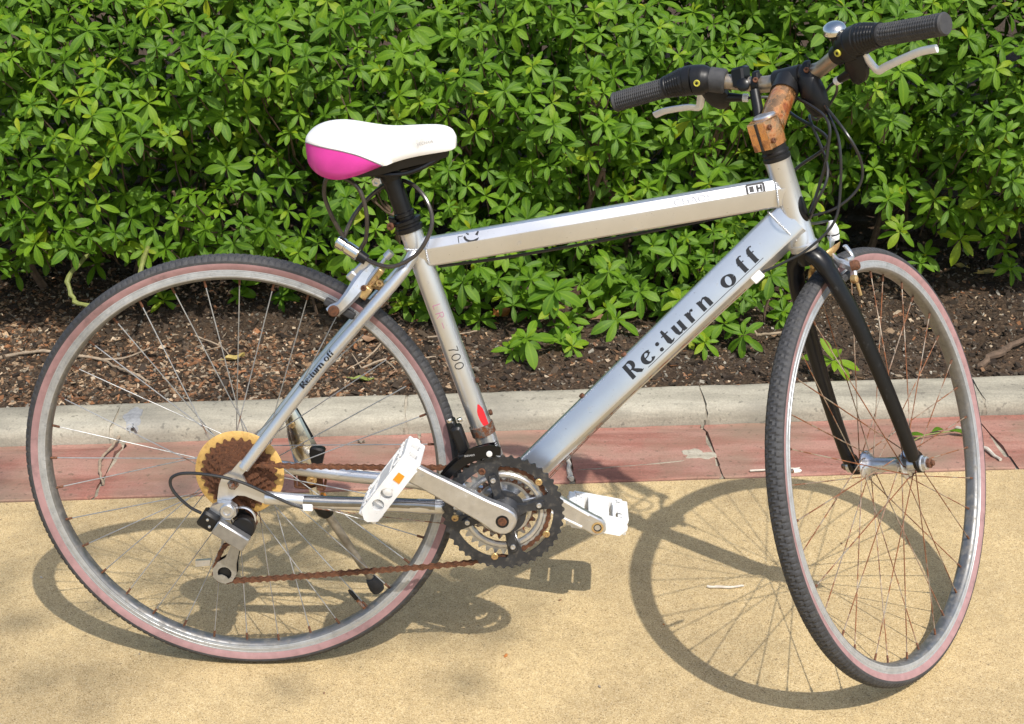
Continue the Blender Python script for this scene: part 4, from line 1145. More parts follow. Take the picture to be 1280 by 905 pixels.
# ---- seat post, clamp, saddle --------------------------------------
sd = (ST1 - ST0).normalized()
mb = MB()
mb.tube([ST1 - sd * .10, ST1 + sd * .096], .0136, 24)
mb.lathe([(.0138, 0), (.0155, .001), (.0155, .006), (.0138, .007)], ST1 + sd * .018, sd, 24)
post = part('seatpost', mb, M['black'], bike)
mb = MB()
mb.lathe([(.0180, -.006), (.0205, -.0045), (.0205, .0015), (.0188, .0030), (.0188, .0065), (.0215, .008), (.0215, .0125), (.0190, .0140), (.0145, .0142)], ST1, sd, 28)
mb.box(ST1 + Vector((-.021, 0, .006)) + sd * .002, (.007, 0, -.002), (0, .008, 0), sd * .0075, .002)
cl = part('seat_clamp', mb, M['black'], bike)
mb = MB(); hexbolt(mb, ST1 + Vector((-.026, -.007, .003)), (-.3, -1, 0), .0058, .004, 0, 12); part('clamp_bolt', mb, M['rust'], cl)
# post head and saddle clamp
mb = MB(); top = ST1 + sd * .085
mb.tube([top - sd * .012, top, top + sd * .012 + Vector((-.006, 0, 0))], [.0150, .0175, .0160], 20)
mb.tube([top + Vector((.008, -.018, .012)), top + Vector((.008, .018, .012))], .010, 16)
mb.tube([top + Vector((-.022, -.016, .004)), top + Vector((-.020, .016, .004))], .0070, 14)
mb.box(top + Vector((-.008, 0, .008)), (.020, 0, .002), (0, .015, 0), (0, 0, .010), .003)
part('saddle_clamp', mb, M['black'], bike)
mb = MB(); hexbolt(mb, top + Vector((-.016, -.013, -.010)), (-.15, -1, -.1), .0078, .007, 0, 6); part('clamp_bolt', mb, M['alloy'], post)

SAD = [  # x, z_top, half width, z_edge(upper side turn), z_seam, z_bottom
    (.1300, .5090, .028, .5065, .5045, .4900), (.1325, .5180, .042, .5110, .5080, .4800), (.1390, .5240, .053, .5130, .5085, .4720), (.1500, .5285, .062, .5145, .5070, .4640),
    (.1640, .5310, .0675, .5145, .5045, .4590), (.1800, .5315, .0690, .5135, .5015, .4575), (.1960, .5300, .0655, .5115, .4970, .4600), (.2110, .5280, .0590, .5090, .4910, .4640),
    (.2260, .5262, .0510, .5070, .4830, .4690), (.2410, .5250, .0430, .5060, .4745, .4740), (.2560, .5245, .0365, .5060, .4785, .4780), (.2720, .5250, .0315, .5070, .4825, .4820),
    (.2880, .5258, .0280, .5085, .4855, .4850), (.3040, .5262, .0258, .5095, .4880, .4875), (.3180, .5258, .0240, .5095, .4900, .4895), (.3290, .5235, .0220, .5080, .4915, .4910),
    (.3370, .5185, .0185, .5050, .4930, .4925), (.3415, .5100, .0130, .5020, .4955, .4950)]
def sad_ring(x, zt, hw, ze, zs, zb):
    h = []
    for k in range(7):                              # dome from centre to the turn
        a = pi / 2 * k / 6; h.append((hw * sin(a) * .985, ze + (zt - ze) * cos(a) ** .8 if k < 6 else ze))
    for k in (1, 2, 3): q = k / 3; h.append((hw * (1.0 + .018 * sin(pi * q * .8)), ze + (zs - ze) * q))
    for k in (1, 2, 3, 4): q = k / 4; h.append((hw * (1.01 - .18 * q ** 2.2), zs + (zb - zs) * q))
    return h
mb = MB(); half = [sad_ring(*r) for r in SAD]; rings = []
for r_, hh in zip(SAD, half):
    ring = [P(r_[0], z, w_) for w_, z in hh] + [P(r_[0], z, -w_) for w_, z in hh[1:][::-1]]
    rings.append(ring)
nr = len(rings[0])
# refine along x with Catmull-Rom for a smooth shell
fine = []
for i in range(len(rings) - 1):
    for j in range(3):
        t = j / 3; row = []
        for k in range(nr):
            p0, p1, p2, p3 = rings[max(i - 1, 0)][k], rings[i][k], rings[i + 1][k], rings[min(i + 2, len(rings) - 1)][k]
            row.append(0.5 * ((2 * p1) + (p2 - p0) * t + (2 * p0 - 5 * p1 + 4 * p2 - p3) * t * t + (3 * p1 - p0 - 3 * p2 + p3) * t ** 3))
        fine.append(row)
fine.append(rings[-1])
hn = len(half[0])                                    # index 9 = seam row
mb.rings(fine)
for fi, f_ in enumerate(mb.f):
    if len(f_) > 4: mb.m[fi] = 1 if fi == len(mb.f) - 2 else 0; continue
    ks = [i % nr for i in f_]; xc = sum(mb.v[i][0] for i in f_) / 4
    kk = [k if k < hn else nr - k for k in ks]
    lo = min(kk); hi = max(kk)
    if xc < .2430 and lo >= 9: mb.m[fi] = 1
    if lo >= hn - 1: mb.m[fi] = 2
saddle = part('saddle', mb, [M['white'], M['magenta'], M['plastic']], bike, sharp=70)
mb = MB()
for sg in (1, -1):                                   # piping line between the two colours
    pts = []
    for r_, hh in zip(SAD[1:10], half[1:10]): pts.append(P(r_[0], hh[9][1], (hh[9][0] + .0002) * sg))
    mb.tube(smooth_path(pts, 3), .0008, 5)
part('saddle_piping', mb, M['inkgrey'], saddle)
mb = MB()                                            # black underside shell and rails
rings = [[P(x, z0, w_), P(x, z0, -w_), P(x, z1, -w_ * .8), P(x, z1, w_ * .8)] for x, z0, z1, w_ in ((.170, .474, .462, .047), (.205, .474, .4570, .047), (.235, .478, .4600, .041), (.260, .482, .4660, .033), (.30, .488, .4745, .0235), (.330, .493, .4820, .0185))]
mb.rings(rings); part('saddle_base', mb, M['plastic'], saddle)
for sg in (1, -1):
    mb = MB(); mb.tube(smooth_path([P(.150, .482, .030 * sg), P(.175, .462, .024 * sg), P(.21, .4590, .021 * sg), P(.27, .4600, .021 * sg), P(.31, .476, .014 * sg), P(.325, .488, .010 * sg)], 5), .0035, 8)
    part('saddle_rail', mb, M['black'], saddle)
mb = MB()                                            # small worn maker's print near the nose
def sad_put(s, t, lift):
    x = .2880 + s; i = min(range(len(SAD) - 1), key=lambda i: abs((SAD[i][0] + SAD[i + 1][0]) / 2 - x)); q = (x - SAD[i][0]) / (SAD[i + 1][0] - SAD[i][0])
    hw = SAD[i][2] + (SAD[i + 1][2] - SAD[i][2]) * q
    return P(x, .5005 + s * .16 + t, hw * 1.018 + lift + .0003)
lettering(mb, 'VECHAIN', .0042, sad_put, xs=1.05, gap=.05); part('lettering', mb, M['inkgrey'], saddle)

# ---- wheels ----------------------------------------------------------
def wheel(M0, front):
    pr = link('wheel', None, bike, M0)
    # tyre: section in (radial, w); tread blocks raised in alternating pattern
    NA = 840; mb = MB()
    secp = [(-.0090, .0112, 1), (-.0045, .0134, 1), (.0012, .0146, 1), (.0048, .0142, 1), (.0082, .0118, 0), (.0094, .0108, 0), (.0112, .0080, 0), (.0122, .0050, 0), (.0127, .0020, 0)]
    prof = secp + [(a, -b, c) for a, b, c in secp[::-1]]
    rings = []
    for i in range(NA):
        th = 2 * pi * i / NA; ph = i % 4; ring = []
        for j, (dr, w_, side) in enumerate(prof):
            lift = 0
            if not side:
                shift = 0 if w_ > 0 else 2
                blk = (i + shift + (1 if abs(w_) < .006 else 0)) % 4
                lift = -.0018 if blk == 0 else 0.0
                if abs(abs(w_) - .0050) < .0002 and (i // 4) % 2 == 0: lift = min(lift, -.0012)
            else: lift = 0.0002 * sin(i * .9) if j in (3, 14) else 0
            r = .3253 + dr + lift
            ring.append(P(r * cos(th), r * sin(th), w_))
        rings.append(ring)
    mb.rings(rings, closed=True, wrap=False)
    nf = len(prof) - 1
    mb.m = [1 if (k % nf) in (0, 1, nf - 1, nf - 2) else 0 for k in range(len(mb.f))]
    ty = part('tyre', mb, [M['rubber'], M['pink']], pr, M0, sharp=25)
    # rim: box section with grooves on the brake track
    mb = MB(); secr = [(.3135, -.0108), (.3162, -.0112), (.3168, -.0104), (.3168, .0104), (.3162, .0112)]
    rp = [(.3120, .0090), (.3166, .0098), (.3168, .0112), (.3148, .0114), (.3144, .0109), (.3136, .0109), (.3132, .0114), (.3090, .0116), (.3086, .0112), (.3080, .0112), (.3076, .0116), (.3052, .0114), (.3032, .0102), (.3012, .0078), (.3002, .0050)]
    prof2 = rp + [(a, -b) for a, b in rp[::-1]]
    mb = MB(); rings = [[P(a * cos(2 * pi * i / 180), a * sin(2 * pi * i / 180), b) for a, b in prof2] for i in range(180)]
    mb.rings(rings, closed=True)
    nf = len(prof2)
    mb.m = [1 if 11 <= (k % nf) <= 17 else 0 for k in range(len(mb.f))]
    rim = part('rim', mb, [M['rim'], M['rim_in']], pr, M0, sharp=30)
    # hub
    mb = MB()
    if front:
        mb.lathe([(.004, -.052), (.008, -.0515), (.010, -.045), (.0115, -.040), (.012, -.038), (.0225, -.0360), (.0235, -.0350), (.0235, -.0330), (.0225, -.0320), (.0150, -.027), (.0118, -.020), (.0112, 0), (.0118, .020), (.0150, .027), (.0225, .0320), (.0235, .0330), (.0235, .0350), (.0225, .0360), (.012, .038), (.0115, .040), (.010, .045), (.008, .0515), (.004, .052)], (0, 0, 0), (0, -1, 0), 28)
        hm = M['alloy']; fl = (.0342, -.0342); fr_ = .0195
    else:
        mb.lathe([(.004, -.063), (.009, -.062), (.011, -.045), (.013, -.040), (.0250, -.0375), (.0258, -.0365), (.0258, -.0340), (.0250, -.0330), (.0175, -.026), (.0150, -.016), (.0150, .006), (.0200, .012), (.0280, .0165), (.0290, .0175), (.0290, .0200), (.0280, .0210), (.014, .0225), (.012, .050), (.009, .060), (.004, .063)], (0, 0, 0), (0, -1, 0), 28)
        hm = M['ruststeel']; fl = (.0188, -.0352); fr_ = .0225
    part('hub', mb, hm, pr, M0)
    # 36 spokes laced three-cross; one mesh per hub side, shared
    def spoke_mesh(wf, dirn, head_out):
        mb = MB(); a = radians(10 * 6) * dirn * 1.0
        hub = Vector((fr_ * cos(a), -(wf + head_out * .0022), fr_ * sin(a)))
        rimp = Vector((.3020, -(.0025 if wf > 0 else -.0025), 0))
        d = (rimp - hub).normalized()
        mb.tube([hub - Vector((0, head_out * .0045, 0)), hub - Vector((0, head_out * .001, 0)) + d * .0015, hub + d * .006, rimp - d * .011], [.0010, .0010, .0009, .0009], 6, m=0)
        mb.tube([rimp - d * .013, rimp - d * .012, rimp - d * .002, rimp + d * .002], [.0012, .0019, .0019, .0026], 6, m=1)
        return mb
    mats = [M['rustspoke'], M['rust']] if front else [M['spoke'], M['rust']]
    cache = {}
    for k in range(36):
        wf = fl[0] if k % 2 == 0 else fl[1]; dirn = 1 if (k // 2) % 2 == 0 else -1; ho = 1 if (k // 2) % 2 == 0 else -1
        ho = ho if wf > 0 else -ho
        key = (k % 2, dirn)
        if key not in cache: cache[key] = spoke_mesh(wf, dirn, ho).mesh('spoke', mats)
        link('spoke', cache[key], pr, M0 @ Matrix.Rotation(-2 * pi * (k + .35) / 36, 4, 'Y'))
    return pr
MR0 = Matrix.Rotation(.11, 4, 'Y')
wr = wheel(MR0, False)
FW0 = SM @ Matrix.Translation((WB, 0, 0)) @ Matrix.Rotation(-.05, 4, 'Y')
wf_ = wheel(FW0, True)
wf_['label'] = 'front wheel with rusty orange spokes'; wr['label'] = 'rear wheel with dull grey spokes'
def valve(pr, M0, ang, capc):
    d = Vector((cos(ang), 0, sin(ang))); p = d * .300
    mb = MB(); mb.tube([p + d * .004, p - d * .018, p - d * .019, p - d * .021, p - d * .034, p - d * .040], [.0030, .0030, .0022, .0034, .0032, .0018], 10)
    mb.m = [0] * len(mb.f)
    for i, f_ in enumerate(mb.f):
        if min((Vector(mb.v[j]).length for j in f_)) < .2805: mb.m[i] = 1
    part('valve', mb, [M['ruststeel'], capc], pr, M0)
# rear valve low right, front valve mid left
valve(wr, Matrix(), -.935, M['plastic'])
valve(wf_, SM @ Matrix.Translation((WB, 0, 0)), pi - .13, M['wplastic'])

# ---- cassette, spoke protector ------------------------------------------
mb = MB(); mb.lathe([(.0300, .0222), (.0660, .0225), (.0680, .0232), (.0685, .0245), (.0675, .0252), (.0590, .0262), (.0500, .0250), (.030, .0248)], (0, 0, 0), (0, -1, 0), 72, closed_prof=True)
part('spoke_protector', mb, M['yellow'], wr, Matrix(), sharp=40, label='yellowed plastic spoke protector disc')
def gear(teeth, pitch_r, hd=.0042, inner=None, base=.0040, k=6):
    out = []
    for i in range(teeth):
        a = 2 * pi * i / teeth; da = 2 * pi / teeth
        for q, r in ((0, pitch_r - base), (.16, pitch_r - base * .6), (.30, pitch_r + hd * .5), (.40, pitch_r + hd), (.52, pitch_r + hd), (.62, pitch_r + hd * .5), (.78, pitch_r - base * .6)):
            out.append((r * cos(a + da * q), r * sin(a + da * q)))
    return out
for i, t in enumerate((28, 24, 21, 18, 16, 14, 12)):
    pr_ = .0127 / (2 * sin(pi / t)); mb = MB()
    XZ(mb, [gear(t, pr_, .0026, base=.0030), circ(max(.016, pr_ - .018), 24)[::-1]] if i < 2 else [gear(t, pr_, .0026, base=.0030), circ(.0155, 20)[::-1]], P(0, 0, .0285 + i * .0040), .0022)
    part('sprocket', mb, M['rust'], wr, Matrix.Rotation(.1 * i, 4, 'Y'))
mb = MB(); mb.lathe([(.018, .024), (.0165, .0545), (.0135, .056), (.0125, .053)], (0, 0, 0), (0, -1, 0), 28); part('freewheel_body', mb, M['rust'], wr, Matrix())

# ---- crankset ---------------------------------------------------------
crank = link('crankset', None, bike, Matrix.Translation(BB))
CA = atan2(.083, -.143); CU = Vector((cos(CA), 0, sin(CA))); CV = Vector((-sin(CA), 0, cos(CA)))
def ring_w(w_): return BB + Vector((0, -w_, 0))
# outer ring, 44 teeth with four kidney windows
def window(r0, r1, a0, a1, n=12, rnd=.004):
    o = []
    for i in range(n + 1): a = a0 + (a1 - a0) * i / n; o.append((r1 * cos(a), r1 * sin(a)))
    o.append(((r1 - rnd) * cos(a1 + .05), (r1 - rnd) * sin(a1 + .05)))
    o.append(((r0 + rnd) * cos(a1 + .03), (r0 + rnd) * sin(a1 + .03)))
    for i in range(n + 1): a = a1 + (a0 - a1) * i / n; o.append((r0 * cos(a), r0 * sin(a)))
    o.append(((r0 + rnd) * cos(a0 - .03), (r0 + rnd) * sin(a0 - .03)))
    o.append(((r1 - rnd) * cos(a0 - .05), (r1 - rnd) * sin(a0 - .05)))
    return o
arms = [CA - pi / 4 + k * pi / 2 for k in range(4)]
R44 = .0908
mb = MB()
loops = [gear(46, R44, .0020, base=.0020)]
for a in arms: loops.append(window(.0350, .0755, a + .21, a + pi / 2 - .21)[::-1])
loops.append(circ(.018, 24)[::-1])
XZ(mb, loops, ring_w(.0540), .0034)
for a in arms:                                       # raised rib from centre to each bolt
    u_ = Vector((cos(a), 0, sin(a))); v_ = Vector((-sin(a), 0, cos(a)))
    c0 = ring_w(.0575)
    rings = [[c0 + u_ * r_ + v_ * s_ * wd + Vector((0, -hh, 0)) for s_, hh in ((-1, -.002), (-.8, .0028), (.8, .0028), (1, -.002))] for r_, wd in ((.018, .0125), (.035, .0070), (.052, .0080), (.064, .005))]
    mb.rings(rings)
part('outer_chainring', mb, M['ringgrey'], crank)
mb = MB(); XZ(mb, [gear(34, .0127 / (2 * sin(pi / 34)), .0038), circ(.0545, 48)[::-1]], ring_w(.0445), .0030)
part('middle_chainring', mb, simple('pale_middle_ring', (.50, .50, .48), .6, .38, .2, 90, col2=RUST, cover=(.60, .72)), crank)
mb = MB(); mb.lathe([(.0530, .0425), (.0600, .0425), (.0615, .0445), (.0618, .0475), (.0600, .0490), (.0560, .0490), (.0535, .0470)], BB, (0, -1, 0), 64, closed_prof=True)
part('ring_carrier', mb, M['alloy'], crank)
mb = MB(); XZ(mb, [gear(24, .0127 / (2 * sin(pi / 24)), .0036), circ(.0400, 36)[::-1]], ring_w(.0360), .0026); part('inner_chainring', mb, M['ruststeel'], crank)
mb = MB(); mb.lathe([(.0385, .0345), (.0430, .0345), (.0430, .0375), (.0385, .0375)], BB, (0, -1, 0), 48, closed_prof=True)
for a in arms:
    u_ = Vector((cos(a), 0, sin(a))); v_ = Vector((-sin(a), 0, cos(a)))
    mb.box(BB + Vector((0, -.040, 0)) + u_ * .040, u_ * .022, v_ * .007, (0, .003, 0), .001)
part('spider', mb, M['alloy'], crank)
mb = MB()                                            # black centre boss with lobes
mb.lathe([(.0175, .052), (.0265, .0550), (.0270, .0575), (.0225, .0630), (.0180, .0680), (.0100, .0690)], BB, (0, -1, 0), 40)
part('crank_boss', mb, M['ringgrey'], crank)
for a in arms:
    for da, rr, mt, sz in ((0.0, .0560, 'alloy', .0042),):
        c = ring_w(.0575) + Vector((cos(a + da), 0, sin(a + da))) * rr + Vector((0, -.003, 0))
        mb = MB(); mb.lathe([(sz, 0), (sz, .0014), (sz * .85, .0024), (sz * .45, .0024), (sz * .42, .0010)], c, (0, -1, 0), 14)
        part('ring_bolt', mb, M[mt], crank)
for a in (43, -28, -101, -173, 115):
    mb = MB(); mb.lathe([(.0056, 0), (.0056, .0022), (.0046, .0032), (.0030, .0032), (.0028, .0014)], ring_w(.0550) + Vector((cos(radians(a)), 0, sin(radians(a)))) * .0735, (0, -1, 0), 14)
    part('ring_bolt', mb, M['rust'] if a == 115 else M['goldbolt'], crank)
def crank_arm(sgn, dirn):
    """tapered arm: boss at the axle, eye at the pedal"""
    mb = MB(); L = .168; U = CU * dirn; V = CV * dirn
    def cen(s): return .0790 + .0060 * (s / L)
    rings = []
    for s_, h_, t_ in ((-.0212, .0040, .006), (-.0192, .0110, .0080), (-.0145, .0165, .0092), (-.007, .0203, .0098), (.003, .0212, .010), (.014, .0203, .0092), (.032, .0182, .0082), (.080, .0166, .0074), (.130, .0146, .0068), (.156, .0146, .0070), (.168, .0148, .0070), (.176, .0120, .0068), (.1805, .0070, .006), (.1825, .0025, .005)):
        c = BB + U * s_ + Vector((0, -cen(s_) * sgn, 0)); b = min(.0022, h_ * .4, t_ * .4)
        rings.append([c + V * x_ + Vector((0, y_ * -sgn, 0)) for x_, y_ in ((h_ - b, t_), (h_, t_ - b), (h_, -t_ + b), (h_ - b, -t_), (-h_ + b, -t_), (-h_, -t_ + b), (-h_, t_ - b), (-h_ + b, t_))])
    mb.rings(rings)
    o = part('crank_arm', mb, M['alloy'], crank, sharp=40)
    mb = MB(); c = BB + Vector((0, -.0889 * sgn, 0)); mb.lathe([(.0100, -.002), (.0100, .0005), (.0092, .0006), (.0085, .0004), (.001, .0004)], c, (0, -sgn, 0), 24)
    part('recess_shade_disc', mb, M['plastic'], crank)  # black disc stands in for the shade inside the bolt recess
    mb = MB(); mb.lathe([(.0070, -.0014), (.0068, .0012), (.0045, .0014), (.004, .0006)], c, (0, -sgn, 0), 12); part('crank_bolt', mb, M['rust'], crank)
    mb = MB(); mb.lathe([(.0065, -.0165), (.0065, .0004), (.005, .0006), (.0048, -.002)], BB + U * L + Vector((0, -(cen(L) + .0070) * sgn, 0)) if sgn > 0 else BB + U * L + Vector((0, (cen(L) - .0068), 0)) + Vector((0, 0, 0)), (0, -1, 0), 14)
    part('pedal_axle_end', mb, M['plastic'] if sgn < 0 else M['alloy'], crank)  # left one coloured black for the shade in the eye's hole
    if sgn < 0:                                      # raised rails of the channelled inner face
        for q in (1, -1):
            mb = MB(); mb.tube([BB + U * .030 + V * q * .0155 + Vector((0, .0745, 0)), BB + U * .145 + V * q * .0115 + Vector((0, .0785, 0))], .0028, 8); part('arm_rail', mb, M['lever'], crank)
        mb = MB(); mb.lathe([(.0068, 0), (.0098, .0004), (.0098, .0012), (.0068, .0014)], BB + U * L + Vector((0, .0782, 0)), (0, -1, 0), 20, closed_prof=True); part('axle_washer', mb, M['goldbolt'], crank)
    return BB + U * L
PR_ = crank_arm(1, 1); PL_ = crank_arm(-1, -1)
def pedal(c, sgn, ang):
    """white moulded platform pedal; ang is the direction of its long side in the bike plane"""
    root = link('pedal', None, bike, Matrix.Translation(c))
    u_ = Vector((cos(ang), 0, sin(ang))); v_ = Vector((-sin(ang), 0, cos(ang))); w_ = Vector((0, -sgn, 0))
    L, T = (.058, .0145) if sgn > 0 else (.050, .0150); W0, W1 = .098, .176
    o = c
    hexl = [(L, .2 * T), (L - .010, T), (-L + .010, T), (-L, .2 * T), (-L, -.2 * T), (-L + .010, -T), (L - .010, -T), (L, -.2 * T)][::-1]
    mb = MB()
    for wq, holes in ((W1, True), (W0, False)):
        loops = [hexl]
        if holes:
            loops += [circ(.0088, 18, (-.006, 0))[::-1], circ(.0088, 18, (-.030 + .003, 0))[::-1]] if sgn > 0 else [circ(.0088, 18, (-.016, 0))[::-1], circ(.0088, 18, (.016, 0))[::-1]]
        mb.plate(loops, o + w_ * wq, u_, v_, .0055)
    mb.plate([hexl], o + w_ * (W1 - .0085), u_ * .96, v_ * .96, .0020)
    for sg in (1, -1):                               # end bars with window recess
        for k in range(3):
            q = (W0 + W1) / 2 + (k - 1) * .033
            mb.box(o + u_ * sg * (L - .0065) + w_ * q, u_ * .0050, v_ * (T * .92), w_ * .006, .0015)
        mb.box(o + u_ * sg * (L - .0062) + w_ * ((W0 + W1) / 2) + v_ * T * .70, u_ * .0058, v_ * (T * .28), w_ * ((W1 - W0) / 2 - .002), .0012)
        mb.box(o + u_ * sg * (L - .0062) + w_ * ((W0 + W1) / 2) - v_ * T * .70, u_ * .0058, v_ * (T * .28), w_ * ((W1 - W0) / 2 - .002), .0012)
        mb.box(o + u_ * sg * .026 + w_ * ((W0 + W1) / 2), u_ * .0025, v_ * (T * .85), w_ * ((W1 - W0) / 2 - .002), .0008)
        for k in (-1, 1):                            # cleat-like teeth along the edges
            for j in range(5):
                mb.box(o + u_ * sg * (L - .012 - .004) + w_ * (W0 + .008 + j * .0155) + v_ * k * (T + .0008), u_ * .0030, v_ * .0012, w_ * .0028)
    for k in (-1, 1):
        mb.box(o + w_ * ((W0 + W1) / 2) + v_ * k * T * .80, u_ * .017, v_ * .0022, w_ * ((W1 - W0) / 2 - .001), .0008)
        mb.box(o + u_ * .034 + w_ * ((W0 + W1) / 2) + v_ * k * T * .86, u_ * .010, v_ * .0016, w_ * .014, .0006)
        mb.box(o - u_ * .034 + w_ * ((W0 + W1) / 2) + v_ * k * T * .86, u_ * .010, v_ * .0016, w_ * .014, .0006)
    part('pedal_body', mb, M['wplastic'], root)
    mb = MB(); mb.lathe([(.0075, .0795), (.0085, .090), (.0105, .098), (.0105, .172), (.0095, .176), (.0040, .1785)], o, w_, 18); part('pedal_axle', mb, M['wplastic'], root)
    mb = MB(); mb.plate([[(.012, -.0055), (.026, -.0050), (.026, .0050), (.012, .0055)]], o + w_ * (W1 + .0030) + u_ * .006, u_, v_, .0020) if sgn > 0 else mb.box(o + u_ * (L - .0005) + w_ * (W0 + W1) / 2, u_ * .001, v_ * .005, w_ * .012)
    part('pedal_reflector', mb, M['orange'], root)
pedal(PR_ + Vector((-.010, 0, .002)), 1, atan2(.80, .60))
pedal(PL_, -1, radians(-11))

# ---- chain --------------------------------------------------------------
UP, LP = P(.008, -.066, .047), P(-.0285, -.1545, .0485)   # jockey wheel centres
def arcp(c, r, a0, a1, w0, w1, n):
    return [Vector((c.x + r * cos(radians(a0 + (a1 - a0) * i / n)), -(w0 + (w1 - w0) * i / n), c.z + r * sin(radians(a0 + (a1 - a0) * i / n)))) for i in range(n + 1)]
R34 = .0127 / (2 * sin(pi / 34)); R12 = .0127 / (2 * sin(pi / 12))
path = arcp(Vector((0, 0, 0)), R12, 200, 92, .0500, .0500, 10)
path += [P(.10, .0212, .0490), P(.20, .0195, .0475), P(.30, .0185, .0455)]
path += arcp(BB, R34, 88, -62, .0445, .0445, 26)
path += arcp(BB, R34 + .010, -80, -100, .0445, .0446, 4)
path += [P(.352, -.1385, .0450), P(.28, -.1460, .046), P(.20, -.1525, .047), P(.10, -.1615, .048), P(.02, -.1680, .0485)]
path += arcp(LP, .0165, -80, -200, .0485, .0485, 8)
path += [P(-.030, -.115, .048)]
path += arcp(UP, .0170, 200, 60, .0475, .048, 8) if False else arcp(UP, .0170, -60, 60, .0475, .048, 8)
path += [P(-.005, -.030, .0490)]
Pd = []
for a, b in zip(path, path[1:]):
    k = max(1, int((b - a).length / .0015))
    Pd += [a.lerp(b, i / k) for i in range(k)]
Pd.append(path[-1])
pins = [Pd[0]]; acc = 0
for a, b in zip(Pd, Pd[1:]):
    acc += (b - a).length
    if acc >= .0127: pins.append(b); acc -= .0127
chain = link('chain', None, bike, Matrix.Translation(pins[20]))
def link_mesh(wd):
    mb = MB(); L = .0127
    out = circ(.0039, 8, (0, 0), radians(60), radians(300), False) + [(L / 2, -.0021)] + circ(.0039, 8, (L, 0), radians(240), radians(480), False) + [(L / 2, .0021)]
    for s_ in (1, -1): mb.plate([out[::-1]], (0, s_ * wd, 0), (1, 0, 0), (0, 0, 1), .0011)
    mb.tube([Vector((0, -wd - .0012, 0)), Vector((0, wd + .0012, 0))], .0018, 8)
    mb.tube([Vector((0, -wd * .7, 0)), Vector((0, wd * .7, 0))], .0037, 8)
    return mb.mesh('link', M['rust'])
LM = [link_mesh(.0024), link_mesh(.0037)]
for i in range(len(pins) - 1):
    d = pins[i + 1] - pins[i]; a = atan2(d.z, d.x); yaw = atan2(d.y, math.hypot(d.x, d.z))
    link('link', LM[i % 2], chain, Matrix.Translation(pins[i]) @ Matrix.Rotation(-a, 4, 'Y') @ Matrix.Rotation(yaw, 4, 'Z'))

# ---- rear derailleur ---------------------------------------------------
der = link('rear_derailleur', None, bike, Matrix.Translation(P(-.01, -.07, .07)))
mb = MB(); XZ(mb, [[(-.040, -.046), (-.026, -.052), (-.006, -.054), (.004, -.046), (.004, -.034), (-.004, -.027), (-.018, -.026), (-.034, -.032)]], P(0, 0, .0745), .012)
part('derailleur_knuckle', mb, M['alloy'], der)
mb = MB(); mb.lathe([(.0115, 0), (.0115, .004), (.0100, .0055), (.0060, .0055), (.0048, .0030), (.001, .0030)], P(-.0085, -.0385, .0805), (0, -1, 0), 20); part('mount_bolt', mb, M['alloy'], der)
e1 = Vector((.82, 0, -.57)).normalized(); e2 = Vector((.57, 0, .82)).normalized()
c0 = P(-.0370, -.0520, .083)
mb = MB(); mb.box(c0, e1 * .0140, e2 * .0135, (0, .011, 0), .0035); part('derailleur_body', mb, M['plastic'], der)
for k in (-1, 1):
    mb = MB(); mb.lathe([(.0022, 0), (.0022, .0012), (.0010, .0016)], c0 + Vector((0, -.011, 0)) + e1 * .002 + e2 * .004 * k + e1 * -.004 * k, (0, -1, 0), 10); part('adjuster_screw', mb, M['alloy'], der)
mb = MB(); mb.box(c0 + e1 * .0400 + Vector((0, -.004, 0)), e1 * .0275, e2 * .0120, (0, .0085, 0), .0020); part('parallelogram', mb, simple('grey_satin_metal', (.36, .36, .36), .7, .3, .2, 90), der)
mb = MB(); mb.lathe([(.0165, -.008), (.0175, -.006), (.0175, .006), (.0160, .008), (.0125, .0085)], P(.012, -.069, .071), (0, -1, 0), 32); part('pivot_housing', mb, M['plastic'], der)
mb = MB(); mb.lathe([(.0185, -.003), (.0205, -.002), (.0205, .002), (.0185, .003)], P(.008, -.0615, .058), (0, -1, 0), 36, closed_prof=True); part('guard_ring', mb, M['alloy'], der)
def jockey(c):
    mb = MB(); XZ(mb, [gear(11, .0165, .0022, base=.0020), circ(.0045, 12)[::-1]], c, .0022); mb.lathe([(.010, -.0022), (.010, .0022), (.004, .0035)], c, (0, -1, 0), 16)
    part('jockey_wheel', mb, M['plastic'], der)
jockey(UP); jockey(LP)
def cage(wc, mt):
    # plate from guide wheel down to tension wheel with a crescent window
    d = (LP - UP); L_ = math.hypot(d.x, d.z); u_ = Vector((d.x, 0, d.z)).normalized(); v_ = Vector((-u_.z, 0, u_.x))
    o = Vector((UP.x, -wc, UP.z))
    outer = [(-.008, .006), (.0, .0085), (.030, .0070), (L_ - .022, .0130), (L_ - .006, .0185), (L_ + .008, .0165), (L_ + .016, .0080), (L_ + .0175, -.004), (L_ + .012, -.014), (L_, -.0185), (L_ - .014, -.0150), (L_ - .026, -.0060), (.030, -.0040), (.0, -.0070), (-.007, -.004)]
    hole = [(L_ + .011 * cos(a), .001 + .011 * sin(a)) for a in np.linspace(radians(50), radians(310), 12)] + [(L_ + .004, -.003), (L_ + .0045, .005)]
    mb = MB(); mb.plate([outer, hole[::-1]], o, u_, v_, .0020); part('derailleur_cage', mb, mt, der)
cage(.0545, simple('cage_grey', (.42, .41, .38), .6, .4, .25, 90, col2=(.25, .18, .12), cover=(.55, .75))); cage(.0415, M['plastic'])
mb = MB(); XZ(mb, [[(-.010, .004), (.014, .006), (.012, -.004), (-.010, -.006)]], P(-.062, -.138, .052), .006); part('cage_stop', mb, M['alloy'], der)
